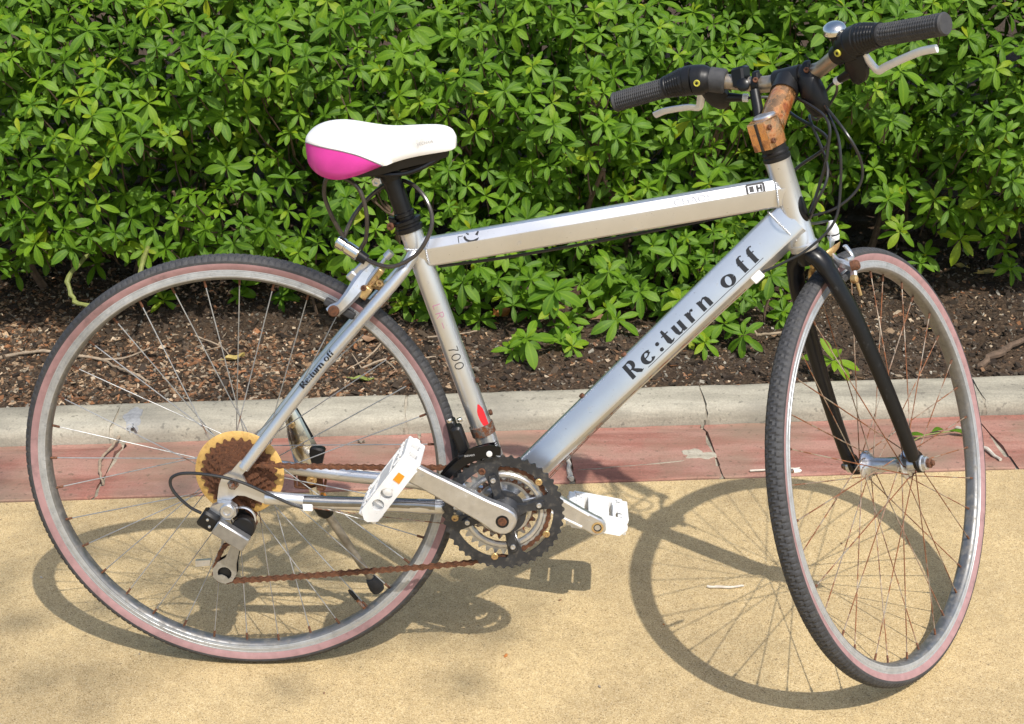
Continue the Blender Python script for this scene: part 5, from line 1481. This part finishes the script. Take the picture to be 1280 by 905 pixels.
# cable housing loop
def cable(name, pts, r, mat, parent, M0=None, n=8, k=8):
    mb = MB(); mb.tube(smooth_path(pts, k), r, n); return part(name, mb, mat, parent, M0)
cable('cable_housing', [P(-.048, -.0415, .083), P(-.066, -.030, .084), P(-.087, -.006, .084), P(-.090, .013, .083), P(-.072, .022, .082), P(-.035, .0195, .080), P(.010, .008, .077), P(.055, -.015, .073), P(.085, -.0320, .069), P(.104, -.0395, .0665)], .0025, M['cable'], bike)
cable('cable', [P(.116, -.040, .0655), P(.22, -.058, .055), P(.34, -.080, .035), P(.402, -.090, .01)], .0008, M['ruststeel'], bike, n=5, k=3)

# ---- front derailleur ----------------------------------------------------
fd = link('front_derailleur', None, bike, Matrix.Translation(P(.36, .04, .03)))
mb = MB()
def crescent(r0, r1, a0, a1, c, n=16, t0=1, t1=1):
    o = [(c[0] + r1 * cos(a0 + (a1 - a0) * i / n), c[1] + r1 * sin(a0 + (a1 - a0) * i / n)) for i in range(n + 1)]
    return o + [(c[0] + (r0 + (r1 - r0) * .35 * (i / n)) * cos(a1 + (a0 - a1) * i / n), c[1] + (r0 + (r1 - r0) * .35 * (i / n)) * sin(a1 + (a0 - a1) * i / n)) for i in range(n + 1)]
XZ(mb, [crescent(.0935, .1085, radians(150), radians(96), (0, 0))[::-1]], ring_w(.0625), .0022)
XZ(mb, [[(-.002, .095), (-.002, .108), (-.020, .1125), (-.050, .1050), (-.062, .088), (-.040, .0975)]], ring_w(.0620), .0030)
part('derailleur_cage', mb, M['black'], fd)
mb = MB(); XZ(mb, [crescent(.0935, .1120, radians(150), radians(96), (0, 0))[::-1]], ring_w(.0500), .0018); part('derailleur_cage', mb, M['black'], fd)
mb = MB(); ca_ = (ST1 - ST0).normalized(); cb = ST0 + ca_ * .120
mb.lathe([(.0170, -.0085), (.0188, -.0078), (.0188, .0078), (.0170, .0085)], cb, ca_, 28); part('clamp_band', mb, M['ruststeel'], fd)
mb = MB()
mb.box(P(.3400, .0590, .030), ca_ * .022, Vector((ca_.z, 0, -ca_.x)) * .0080, (0, .012, 0), .003)
mb.box(P(.3560, .0370, .044), (.019, 0, .002), (0, 0, .0060), (0, .010, 0), .002)
mb.box(P(.3290, .0720, .018), ca_ * .014, Vector((ca_.z, 0, -ca_.x)) * .006, (0, .012, 0), .002)
part('derailleur_body', mb, M['plastic'], fd)
mb = MB(); hexbolt(mb, P(.3250, .0840, .026), ca_, .0045, .006, 0, 8); hexbolt(mb, P(.3400, .0860, .026), ca_, .0045, .005, 0, 8); part('adjuster_screw', mb, M['chrome'], fd)
mb = MB(); mb.lathe([(.0045, 0), (.0045, .0015), (.0020, .0020)], P(.4015, .0475, .0640) + Vector((-.016, 0, 0.001)), (0, -1, 0), 16); part('cage_rivet', mb, M['inkwhite'], fd)
mb = MB(); f = lambda s, t, lift: P(.3480 + s, .0430 + s * .12 + t, .0641 + lift)
lettering(mb, 'SHIMANO', .0032, f, xs=.92); part('lettering', mb, M['inkwhite'], fd)

# ---- rear brake ---------------------------------------------------------
rb_ = link('rear_brake', None, bike, Matrix.Translation(P(.20, .29)))
mb = MB()
for sg in (1,):
    rings = []
    for x, z, w_, h_, t_ in ((.2165, .3210, .006, .0075, .006), (.2040, .3080, .010, .0105, .007), (.1950, .2950, .018, .0125, .007), (.1820, .2790, .026, .0100, .007), (.1700, .2660, .029, .0085, .006), (.1600, .2600, .029, .0105, .005), (.1520, .2560, .029, .0080, .004)):
        c = P(x, z, w_); u_ = Vector((.64, 0, -.77)); rings.append([c + u_ * a * h_ + Vector((0, b * t_, 0)) for a, b in ((1, .4), (.6, 1), (-.6, 1), (-1, .4), (-1, -.4), (-.6, -1), (.6, -1), (1, -.4))])
    mb.rings(rings)
part('brake_arm', mb, M['alloy'], rb_)
mb = MB(); mb.box(P(.1985, .3190, .006), Vector((.72, 0, .70)) * .016, Vector((.7, 0, -.72)) * .006, (0, .007, 0), .002); mb.box(P(.187, .3040, .006), Vector((.72, 0, .70)) * .007, Vector((.7, 0, -.72)) * .010, (0, .010, 0), .002)
part('brake_arm', mb, M['alloy'], rb_)
mb = MB(); mb.box(P(.2160, .3020, .004), Vector((.66, 0, .75)) * .019, Vector((.75, 0, -.66)) * .0055, (0, .010, 0), .0015)
mb.box(P(.2040, .2840, .012), Vector((.6, 0, .8)) * .010, Vector((.8, 0, -.6)) * .007, (0, .012, 0), .0015)
part('brake_arm', mb, M['goldbolt'], rb_)
mb = MB(); mb.tube([P(.2020, .2910, .016), P(.2110, .3040, .015), P(.2380, .3380, .012)], [(.0050, .0030)] * 3, 10); mb.tube([P(.2360, .335, .012), P(.2440, .3430, .012)], .0062, 12)
part('brake_cable_arm', mb, M['alloy'], rb_)
mb = MB(); mb.lathe([(.0085, 0), (.0085, .003), (.0070, .0045), (.002, .0048)], P(.1590, .2600, .0335), (0, -1, 0), 18); part('pad_bolt', mb, M['rust'], rb_)
mb = MB(); hexbolt(mb, P(.2030, .2920, .023), (0, -1, 0), .0045, .004, 0, 8); part('pad_bolt', mb, M['rust'], rb_)
for sg in (1, -1):
    mb = MB(); u_ = Vector((.885, 0, -.465)) ; mb.box(P(.1660, .2600, .0215 * sg), Vector((.86, 0, -.50)) * .0250, Vector((.50, 0, .86)) * .0058, (0, .0045, 0), .002); part('brake_pad', mb, M['rubber'], rb_)
mb = MB(); mb.tube([P(.212, .292, 0), P(.232, .284, 0)], .0060, 12); hexbolt(mb, P(.2250, .2960, .008), (0, -1, 0), .006, .006, 0, 8); part('pivot_bolt', mb, M['goldbolt'], rb_)

# ---- kickstand -----------------------------------------------------------
ks = link('kickstand', None, bike, Matrix.Translation(P(.09, -.02, -.07)))
mb = MB()
rings = []
for x, z, hw, dp in ((.0620, .0760, .0085, .004), (.0680, .0560, .0130, .006), (.0760, .0250, .0185, .008), (.0860, -.0060, .0220, .009), (.0900, -.0250, .0200, .009), (.0960, -.0400, .0110, .006)):
    c = P(x, z, -.0700); u_ = Vector((.95, 0, .3)); rings.append([c + u_ * a * hw + Vector((0, -b * dp, 0)) for a, b in ((1, -.3), (.75, .9), (.2, 1.3), (-.6, 1.2), (-1, .5), (-1, -.5), (0, -1))])
mb.rings(rings); part('stand_bracket', mb, M['chrome'], ks)
mb = MB(); mb.box(P(.1010, -.0080, -.0680), Vector((.95, 0, -.25)) * .0130, Vector((.25, 0, .95)) * .0170, (0, .009, 0), .003); mb.tube([P(.0720, .0700, -.072), P(.0960, .020, -.072)], .0035, 8); part('stand_bracket', mb, M['plastic'], ks)
mb = MB()
for a_, b_ in (((.066, -.040), (.066, -.060)), ((.066, -.060), (.112, -.0645)), ((.112, -.0645), (.118, -.0360))):
    mb.tube([P(*a_, -.064), P(*b_, -.064)], .0022, 6)
mb.box(P(.090, -.050, -.067), (.020, 0, -.001), (0, .002, 0), (0, 0, .011)); part('stand_clamp', mb, M['rust'], ks)
for (x, z) in ((.068, .048), (.080, .0150)):
    mb = MB(); hexbolt(mb, P(x, z, -.0590), (0, -1, 0), .0055, .0045, 0, 6); part('stand_bolt', mb, M['goldbolt'], ks)
mb = MB(); hexbolt(mb, P(.0945, -.0440, -.0590), (0, -1, 0), .0085, .006, 0, 12); hexbolt(mb, P(.0945, -.0440, -.0540), (0, -1, 0), .0045, .003, 0, 6); part('stand_bolt', mb, M['goldbolt'], ks)
FOOT = P(.1800, -.2560, -.1120)
mb = MB(); k0 = P(.1060, -.0960, -.0720); kd = (FOOT - k0).normalized()
mb.tube([k0 - kd * .018, k0 - kd * .012, k0 + kd * .012, k0 + kd * .020], [(.008, .009), (.012, .0145), (.012, .0145), (.009, .010)], 16); part('stand_joint', mb, M['plastic'], ks)
mb = MB(); mb.lathe([(.0125, -.002), (.0150, -.0015), (.0150, .0015), (.0125, .002)], k0 - kd * .014, kd, 20); part('stand_ring', mb, M['orange'], ks)
mb = MB(); mb.tube([k0, k0.lerp(FOOT, .5), FOOT], [(.0070, .0085), (.0058, .0068), (.0052, .0060)], 14); part('stand_leg', mb, simple('dull_stand_steel', (.36, .33, .28), .6, .45, .3, 90), ks)
mb = MB(); fd_ = (kd + Vector((.15, .1, 0))).normalized()
mb.tube([FOOT - kd * .016, FOOT - kd * .010, FOOT + kd * .004, FOOT + kd * .012], [.0080, .0105, .0125, .0110], 16); part('stand_foot', mb, M['rubber'], ks)
mb = MB(); mb.tube([k0 - kd * .02, P(.094, -.060, -.068)], .0085, 12); part('stand_neck', mb, M['chrome'], ks)

# ---- fork, headset, stem, bars (all turned with the steering) --------------
fork = link('fork', None, bike, SM @ Matrix.Translation(A(.36)))
mb = MB()
mb.lathe([(.0150, -.020), (.0185, -.012), (.0195, -.004), (.0200, 0), (.0175, .002)], A(.378), AX, 28)
part('fork_crown', mb, M['black'], fork, SM)
mb = MB(); mb.lathe([(.0190, -.006), (.0205, -.0045), (.0212, .000), (.0205, .0045), (.0190, .006)], A(.3845), AX, 28); part('lower_headset', mb, M['alloy'], fork, SM)
for sg in (1, -1):
    mb = MB(); pts = smooth_path([P(.8440, .3400, .004 * sg), P(.8490, .3270, .0190 * sg), P(.8580, .3050, .0275 * sg), P(.8720, .2750, .0340 * sg), P(.8960, .2280, .0410 * sg), P(.9450, .1200, .0500 * sg), P(.9860, .0300, .0535 * sg), P(.9960, .0100, .0535 * sg)], 5)
    K = len(pts); rr = []
    for i in range(K):
        t = i / (K - 1)
        a_ = .0125 if t < .25 else .0108 - .0030 * (t - .25); b_ = .0168 if t < .3 else .0168 - .0035 * (t - .3) / .7
        rr.append((a_, b_))
    rr[0] = (.012, .016); rr[-1] = (.006, .008); rr[-2] = (.0095, .0115)
    mb.tube(pts, rr, 18, ref=(0, 1, 0) if False else None)
    part('fork_blade', mb, M['black'], fork, SM)
    mb = MB(); XZ(mb, [[(.020, -.002), (.010, -.016), (-.004, -.014), (-.014, -.004), (-.022, .018), (-.012, .026), (.008, .014)]], P(WB - .003, .001, .0545 * sg), .0050); part('fork_dropout', mb, M['black'], fork, SM)
    mb = MB(); c = P(WB, 0, .0575 * sg); ax_ = (0, -sg, 0)
    mb.lathe([(.0125, 0), (.0125, .002), (.0105, .003), (.0105, .0085), (.0080, .0095)], c, ax_, 20); part('axle_washer', mb, M['alloy'], fork, SM)
    mb = MB(); hexbolt(mb, c + Vector((0, -.009 * sg, 0)), ax_, .0078, .0065, 0, 6); mb.lathe([(.0042, .006), (.0042, .0105), (.002, .0115)], c + Vector((0, -.009 * sg, 0)), ax_, 10); part('axle_nut', mb, M['rust'] if sg > 0 else M['ruststeel'], fork, SM)
# front caliper
fb = link('front_brake', None, bike, SM @ Matrix.Translation(P(.90, .32)))
def flat_arm(mb, pts, u_, wd, th):
    rings = []
    for i, (p, w_) in enumerate(zip(pts, wd)):
        p = Vector(p); t = (Vector(pts[min(i + 1, len(pts) - 1)]) - Vector(pts[max(i - 1, 0)])).normalized(); n_ = Vector(u_); b = t.cross(n_).normalized()
        rings.append([p + b * (a * w_) + n_ * (c * th) for a, c in ((1, .4), (.6, 1), (-.6, 1), (-1, .4), (-1, -.4), (-.6, -1), (.6, -1), (1, -.4))])
    mb.rings(rings)
mb = MB(); flat_arm(mb, smooth_path([P(.9520, .3590, -.010), P(.9360, .3480, -.006), P(.9180, .3330, .002), P(.9120, .3200, .014), P(.9150, .3130, .026), P(.9170, .3060, .034), P(.9140, .2940, .035)], 3), (.8, 0, .6), [.0060] * 4 + [.0050] * 6 + [.0070] * 5 + [.0055] * 4, .0045)
part('brake_arm', mb, M['alloy'], fb, SM)
mb = MB(); flat_arm(mb, smooth_path([P(.9260, .3440, .012), P(.9120, .3360, .006), P(.9000, .3240, -.010), P(.9060, .3100, -.026), P(.9160, .2980, -.034)], 3), (.8, 0, .6), [.0060] * 13, .0045)
mb.tube([P(.8600, .3180, 0), P(.9180, .3340, 0)], .0045, 10); part('brake_arm', mb, M['goldbolt'], fb, SM)
mb = MB(); mb.lathe([(.0085, -.010), (.0095, -.004), (.0080, -.002), (.0092, 0), (.0092, .006), (.0070, .012), (.0045, .019)], P(.9545, .3640, -.011), (-.3, -.15, .94), 18); part('barrel_adjuster', mb, M['wplastic'], fb, SM)
mb = MB(); mb.lathe([(.0094, -.0009), (.0098, .0), (.0094, .0009)], P(.9547, .3630, -.011), (-.3, -.15, .94), 18); part('adjuster_band', mb, M['ink'], fb, SM)
mb = MB(); flat_arm(mb, smooth_path([P(.9120, .3200, .028), P(.9230, .3230, .032), P(.9240, .3330, .028), P(.9200, .3420, .024)], 3), (0, 1, 0), [.0032] * 10, .0028); part('release_lever', mb, M['alloy'], fb, SM)
for sg in (1, -1):
    mb = MB(); mb.box(P(.9150, .2950, .0205 * sg), Vector((.955, 0, .295)) * .0230, Vector((-.295, 0, .955)) * .0055, (0, .0042, 0), .002); part('brake_pad', mb, M['rubber'], fb, SM)
mb = MB(); mb.lathe([(.0062, -.003), (.0066, 0), (.0056, .0045), (.003, .006)], P(.9113, .2910, .0365), (0, -1, 0), 16); part('pad_bolt', mb, M['goldbolt'], fb, SM)
mb = MB(); mb.lathe([(.0080, -.004), (.0080, .004), (.0060, .0075), (.003, .0085)], P(.9165, .3105, .0370), (.2, -.95, .2), 18); part('pivot_bolt', mb, M['rust'], fb, SM)
mb = MB(); mb.tube([P(.9215, .2840, .036), P(.9270, .2660, .036)], .0026, 8); part('cable_end', mb, M['goldbolt'], fb, SM)

hs = MB()
hs.lathe([(.0190, 0), (.0200, .001), (.0202, .0055), (.0185, .0070), (.0185, .0090), (.0200, .0100), (.0200, .0120), (.0182, .0140), (.0180, .0225), (.0150, .0230)], A(.5180), AX, 28)
part('headset', hs, M['plastic'], bike, SM)
stem = MB()
# steerer clamp, oblong block around the steerer, slit and bolts to the rear
ay = Vector((0, 1, 0)); afw = AX.cross(ay) * -1
afw = Vector((sin(HEAD), 0, cos(HEAD)))
K = 28; prof = []
def clampring(t, gr=0):
    r = []
    for i in range(K):
        a = 2 * pi * i / K; x, y = cos(a), sin(a)
        rad = .0195 + gr
        if x < -.35: px, py = -.0290 - gr if abs(y) < .80 else -.026, max(-.0135, min(.0135, y * .019))
        else: px, py = x * rad, y * rad
        r.append(A(t) + afw * px + ay * py)
    return r
stem.rings([clampring(.5405, 0), clampring(.5420, .001), clampring(.5790, .001), clampring(.5815, -.0005)])
top_c = A(.5640) + afw * .010; BC = P(.8620, .5915)
stem.tube([top_c - afw * .002, top_c + (BC - top_c) * .35 + Vector((-.001, 0, .002)), top_c + (BC - top_c) * .74], [.0195, .0190, .0180], 22)
stm = part('stem', stem, M['stem'], bike, SM, sharp=40)
mb = MB(); mb.box(A(.5605) - afw * .0235, afw * .0085, ay * .0016, AX * .0200); part('clamp_slit', mb, M['ink'], stm, SM)
for t_ in (.5510, .5705):
    for sg in (1, -1):
        mb = MB(); hexbolt(mb, A(t_) - afw * .0215 + ay * -.0145 * sg, ay * -sg, .0040, .0035, 0, 12); part('stem_bolt', mb, M['rust'], stm, SM)
mb = MB(); mb.lathe([(.0165, 0), (.0168, .002), (.0150, .004), (.0040, .0048)], A(.5812), AX, 24); part('stem_cap', mb, M['alloy'], stm, SM)
mb = MB(); mb.tube([BC + ay * .021, BC - ay * .021], .0175, 24); mb.tube([top_c + (BC - top_c) * .68, top_c + (BC - top_c) * .95], [.0205, .0200], 22); part('bar_clamp', mb, M['plastic'], stm, SM)
mb = MB(); c_ = BC + Vector((-.008, -.034, -.024)); mb.rings([[c_ + Vector((0, 0, 1)) * h_ + Vector((.015 * cos(a) * s_, .020 * sin(a) * s_, 0)) + Vector((0.010, -.006, 0)) * (.02 - h_) * 20 for a in np.linspace(0, 2 * pi, 17)[:-1]] for h_, s_ in ((-.040, .25), (-.036, .62), (-.024, .90), (-.004, 1.0), (.014, .86), (.024, .60), (.030, .35))])
part('lamp_bracket', mb, M['plastic'], stm, SM)
# handlebar
BAR = smooth_path([P(.7990, .6105, -.268), P(.8130, .6150, -.200), P(.8260, .6185, -.135), P(.8440, .6060, -.090), P(.8600, .5930, -.045), P(.8620, .5915, 0), P(.8600, .5930, .045), P(.8440, .6055, .090), P(.8260, .6160, .135), P(.8130, .6100, .200), P(.7990, .6035, .268)], 6)
mb = MB(); mb.tube(BAR, [.0112 if abs(p.y) > .05 else .0125 for p in BAR], 20); hb = part('handlebar', mb, M['bar'], bike, SM)
def bar_at(w_):
    """point and outward direction on the bar at lateral w"""
    best = min(range(1, len(BAR) - 1), key=lambda i: abs(-BAR[i].y - w_))
    i0 = best if (-BAR[best].y <= w_) else best - 1
    i0 = max(0, min(len(BAR) - 2, i0)); a, b = BAR[i0], BAR[i0 + 1]
    q = (w_ - (-a.y)) / ((-b.y) - (-a.y)); return a.lerp(b, q), (b - a).normalized()
def grip(sg, w0, w1):
    mb = MB(); NA, NL = 48, 76; rings = []
    for i in range(NL + 1):
        t = i / NL; c, d = bar_at((w0 + (w1 - w0) * t) * sg); d = d * sg
        u_ = Vector((0, 0, 1)); u_ = (u_ - d * u_.dot(d)).normalized(); v_ = d.cross(u_)
        edge = t < .04 or t > .955
        r0 = .0142 + .0022 * max(0, t - .955) / .045 * .6 + .0012 * (t < .04)
        ring = []
        for j in range(NA):
            a = 2 * pi * j / NA
            k = 0 if edge else (.0011 if (i % 3 and j % 3) else -.0002)
            ring.append(c + (u_ * cos(a) + v_ * sin(a)) * (r0 + k))
        rings.append(ring)
    c, d = bar_at(w1 * sg); d = d * sg; last = rings[-1]
    rings.append([c + d * .0025 + (p - c) * .88 for p in last]); rings.append([c + d * .0028 + (p - c) * .18 for p in last])
    mb.rings(rings); return part('grip', mb, M['rubber'], hb, SM, sharp=30)
def shifter(sg, w0, w1):
    mb = MB(); st_ = [(0, .0150), (.10, .0205), (.18, .0225), (.34, .0232), (.355, .0222), (.37, .0222), (.385, .0240), (.52, .0238), (.54, .0226), (.58, .0226), (.66, .0212), (.80, .0190), (.93, .0172), (.95, .0182), (1.0, .0180)]
    rings = []; NA = 48
    S2 = []
    for (a, ra), (b, rb2) in zip(st_, st_[1:]):
        k = max(1, int((b - a) / .018))
        S2 += [(a + (b - a) * i / k, ra + (rb2 - ra) * i / k) for i in range(k)]
    S2.append(st_[-1])
    for i, (t, r0) in enumerate(S2):
        c, d = bar_at((w0 + (w1 - w0) * t) * sg); d = d * sg
        u_ = Vector((0, 0, 1)); u_ = (u_ - d * u_.dot(d)).normalized(); v_ = d.cross(u_)
        ring = []
        for j in range(NA):
            a = 2 * pi * j / NA; k = .0012 if (t > .56 and t < .92 and (i % 3) and (j % 4 > 0)) else 0
            bulge = .0035 * max(0, cos(a - 3.9)) if t < .36 else 0
            ring.append(c + (u_ * cos(a) + v_ * sin(a)) * ((r0 + k + bulge) * .94))
        rings.append(ring)
    mb.rings(rings); s_ = part('grip_shifter', mb, M['plastic'], hb, SM, sharp=30)
    return s_
def round_logo(parent, c, nrm):
    nrm = Vector(nrm).normalized()
    mb = MB(); mb.lathe([(.0050, -.002), (.0050, .0012), (.0040, .0016), (.0036, .0010)], c, nrm, 18); part('round_emblem', mb, M['inkyellow'], parent, SM)
    mb = MB(); mb.lathe([(.0022, -.001), (.0022, .0014), (.001, .0018)], c, nrm, 12); part('emblem_centre', mb, M['plastic'], parent, SM)
shR = shifter(1, .098, .170); grip(1, .170, .268)
shL = shifter(-1, .112, .184); grip(-1, .184, .268)
# direction towards the rider-right viewer in steered frame
VD = (Vector((-.87, -.41, .10))).normalized()
for sh_, w_ in ((shR, .112), (shL, -.128)):
    c, d = bar_at(w_); dd = Vector((-.93, 0, -.30)); dd = (dd - d * dd.dot(d)).normalized(); round_logo(sh_, c + dd * .0238, dd)
mb = MB()
c, d = bar_at(.098); mb.lathe([(.0135, -.010), (.0150, -.009), (.0150, .009), (.0135, .010)], c, d, 24); part('lever_clamp', mb, M['plastic'], hb, SM)
c, d = bar_at(-.106); mb = MB(); mb.lathe([(.0165, -.013), (.0185, -.011), (.0185, .011), (.0165, .013)], c, d, 24); part('lever_clamp', mb, M['rubber'], hb, SM)
# brake levers
def brake_lever(sg, w_, fw, reach, drop, rise):
    c, d = bar_at(w_ * sg); out = d * sg
    fw = Vector(fw).normalized(); fw = (fw - out * fw.dot(out)).normalized()
    up_ = out.cross(fw).normalized()
    mb = MB(); rings = []
    for a_, hw, th in ((.010, .0110, .0090), (.016, .0170, .0100), (.026, .0200, .0095), (.038, .0180, .0088), (.048, .0140, .0075), (.054, .0070, .0050)):
        q = c + fw * a_ - out * (.006 + a_ * .25); rings.append([q + out * x_ * hw + up_ * y_ * th for x_, y_ in ((1, .5), (.6, 1), (-.6, 1), (-1, .5), (-1, -.5), (-.6, -1), (.6, -1), (1, -.5))])
    mb.rings(rings)
    p = c + fw * .034 - out * .010; mb.tube([p, p - out * .020, p - out * .044], [.0085, .0075, .0055], 14)
    o = part('lever_bracket', mb, M['plastic'], hb, SM)
    mb = MB(); pts = smooth_path([c + fw * .016 + out * .008, c + fw * .034 + out * .010, c + fw * drop + out * .016, c + fw * (drop + .001) + out * .032, c + fw * (drop + rise * .35) + out * (.032 + (reach - .032) * .38), c + fw * (drop + rise * .7) + out * (.032 + (reach - .032) * .72), c + fw * (drop + rise + .004) + out * reach], 5)
    K = len(pts); mb.tube(pts, [(.0036, .0062) if i < 12 else (.0034, .0058) for i in range(K)], 10, ref=up_)
    part('brake_lever', mb, M['lever'], hb, SM)
    mb = MB(); mb.tube([p - out * .044, p - out * .052], .0062, 12); part('barrel_adjuster', mb, M['wplastic'], hb, SM)
    return p - out * .052
cR = brake_lever(1, .122, (.35, 0, -.94), .122, .050, .010); cL = brake_lever(-1, .122, (.72, 0, -.70), .088, .056, .016)
# bell
c, d = bar_at(.092); bu = (Vector((-.25, 0, 1)) - d * 0).normalized(); bc = c + Vector((-.012, -.004, .030))
mb = MB(); mb.lathe([(.0165, 0), (.0172, .0008), (.0168, .0050), (.0140, .0095), (.0090, .0125), (.0030, .0136)], bc, (-.55, -.25, .80), 30); bell = part('bell', mb, M['chrome'], hb, SM)
mb = MB(); mb.lathe([(.0150, -.0030), (.0158, -.002), (.0150, 0)], bc, (-.55, -.25, .80), 24); mb.tube([bc - Vector((0, 0, .002)), c], [.0060, .0075], 12); mb.lathe([(.0128, -.006), (.0140, -.005), (.0140, .005), (.0128, .006)], c, d, 20)
mb.tube([bc + Vector((.004, 0, -.002)), bc + Vector((.016, -.004, .006)), bc + Vector((.022, -.006, .013))], [.002, .002, .0028], 6); part('bell_base', mb, M['plastic'], hb, SM)
# clamps near the middle of the bar
for w_, r_ in ((-.052, .0160), (.030, .0165)):
    c, d = bar_at(w_); mb = MB(); mb.lathe([(.0130, -.006), (r_, -.005), (r_, .005), (.0130, .006)], c, d, 22)
    mb.box(c + Vector((-.010, -.006, .012)), (.005, 0, .002), (0, .005, 0), (0, 0, .006), .0015); cc = part('bar_clip', mb, M['plastic'], hb, SM)
    mb = MB(); hexbolt(mb, c + Vector((-.016, -.008, .004)), VD, .0042, .004, 0, 10); part('clip_screw', mb, M['rust'], cc, SM)
c, d = bar_at(-.070); mb = MB(); mb.box(c + Vector((-.006, 0, .010)), (.012, 0, .002), (0, .0105, 0), (0, 0, .015), .003); mb.lathe([(.0095, 0), (.0095, .006), (.0060, .008)], c + VD * .014 + Vector((0, 0, -.006)), VD, 18)
part('lamp_clip', mb, M['black'], hb, SM)
mb = MB(); mb.tube([P(.842, .584, -.048), P(.838, .558, -.044), P(.8345, .5400, -.042)], [.0075, .0080, .0065], 14); part('cable_guide', mb, M['plastic'], hb, SM)
mb = MB(); mb.lathe([(.0062, 0), (.0062, .006), (.0030, .007)], P(.8345, .5400, -.042), (-.1, 0, -1), 14); part('guide_cap', mb, M['alloy'], hb, SM)
# cables from bars to frame and brakes, in unsteered bike coordinates (ends computed through the steering)
def SB(v): return SM @ Vector(v)
bx = SB(BC + Vector((.010, -.020, -.030)))
e_stop = P(.7800, .3130, .0200); noz = SB(P(.9480, .3830, -.014))
cable('cable_housing', [SB(cR), SB(P(.900, .560, .050)), SB(P(.895, .530, .020)), bx + Vector((.004, -.004, -.03)), P(.866, .4640, .030), P(.8500, .4120, .030)] + [P(.8555, .3760, -.03), noz], .0021, M['cable'], bike)
cable('cable_housing', [SB(P(.870, .590, .105)), SB(P(.884, .560, .040)), P(.880, .5060, .022), P(.885, .440, .030), P(.878, .390, .034), P(.845, .352, .032), P(.812, .330, .026), e_stop], .0021, M['cable'], bike)
cable('cable_housing', [SB(P(.875, .580, .02)), P(.890, .515, .015), P(.916, .470, .012), P(.914, .435, .010), P(.885, .405, .006), P(.848, .388, -.010), P(.832, .372, -.026), P(.80, .345, -.03), P(.78, .32, -.028)], .0021, M['cable'], bike)
cable('cable_housing', [SB(P(.872, .580, -.02)), P(.862, .535, .008), P(.866, .490, .020), P(.858, .440, .016), P(.846, .400, .018)], .0024, M['cable'], bike)
cable('cable', [P(.7600, .2880, .018), P(.62, .148, .014), P(.50, .022, .012), P(.43, -.066, .006)], .0007, M['ruststeel'], bike, n=5, k=3)
cable('cable', [P(.7500, .2700, -.008), P(.62, .139, -.006), P(.50, .012, -.004), P(.43, -.072, .0)], .0007, M['ruststeel'], bike, n=5, k=3)
cable('cable_housing', [P(.780, .398, -.020), P(.60, .362, -.017), P(.42, .330, -.014), P(.31, .316, -.010)], .0024, M['cable'], bike, n=6, k=4)
cable('cable_housing', [SB(cL), SB(P(.905, .575, -.050)), SB(P(.892, .545, -.02)), P(.870, .500, .000), P(.830, .455, -.028), P(.79, .408, -.022)], .0024, M['cable'], bike)

# ---- coiled cable lock hanging from the seat post: a thing of its own --------
lk = link('cable_lock', None, None, Matrix())
BW = Matrix.Translation((0, 0, 0.33607)) @ RB
lo = BW @ P(.19, .36, .0)
lk.matrix_world = Matrix.Translation(lo); MBk[lk.name] = BW.inverted() @ Matrix.Translation(lo)
mk_thing(lk, 'thin smoky cable lock looped round the black seat post under the saddle', 'lock')
cable('lock_cable', [P(.176, .356, -.002), P(.158, .395, .004), P(.1495, .430, .010), P(.158, .4545, .014), P(.185, .4520, .022), P(.2040, .4360, .026), P(.2120, .4000, .024), P(.2080, .3640, .016), P(.1990, .3440, .008),
                     P(.215, .3300, .020), P(.2500, .3270, .034), P(.2860, .3480, .036), P(.3060, .3860, .030), P(.3000, .4180, .020), P(.2780, .4400, .004), P(.2500, .4420, -.020), P(.2180, .4240, -.020), P(.1900, .3950, -.012), P(.1720, .3600, -.004)], .0032, M['lockcable'], lk, n=10, k=10)
mb = MB(); a_, b_ = P(.1640, .3580, .004), P(.1960, .3380, .010)
mb.tube([a_, a_.lerp(b_, .05), a_.lerp(b_, .35), a_.lerp(b_, .37), a_.lerp(b_, .42), a_.lerp(b_, .44), a_.lerp(b_, .95), b_], [.0080, .0100, .0100, .0085, .0085, .0100, .0100, .0085], 20)
barrel = part('lock_barrel', mb, M['chrome'], lk)
mb = MB(); mb.tube([b_, b_ + (b_ - a_) * .35], [.0090, .0080], 16); part('lock_end', mb, M['plastic'], lk)
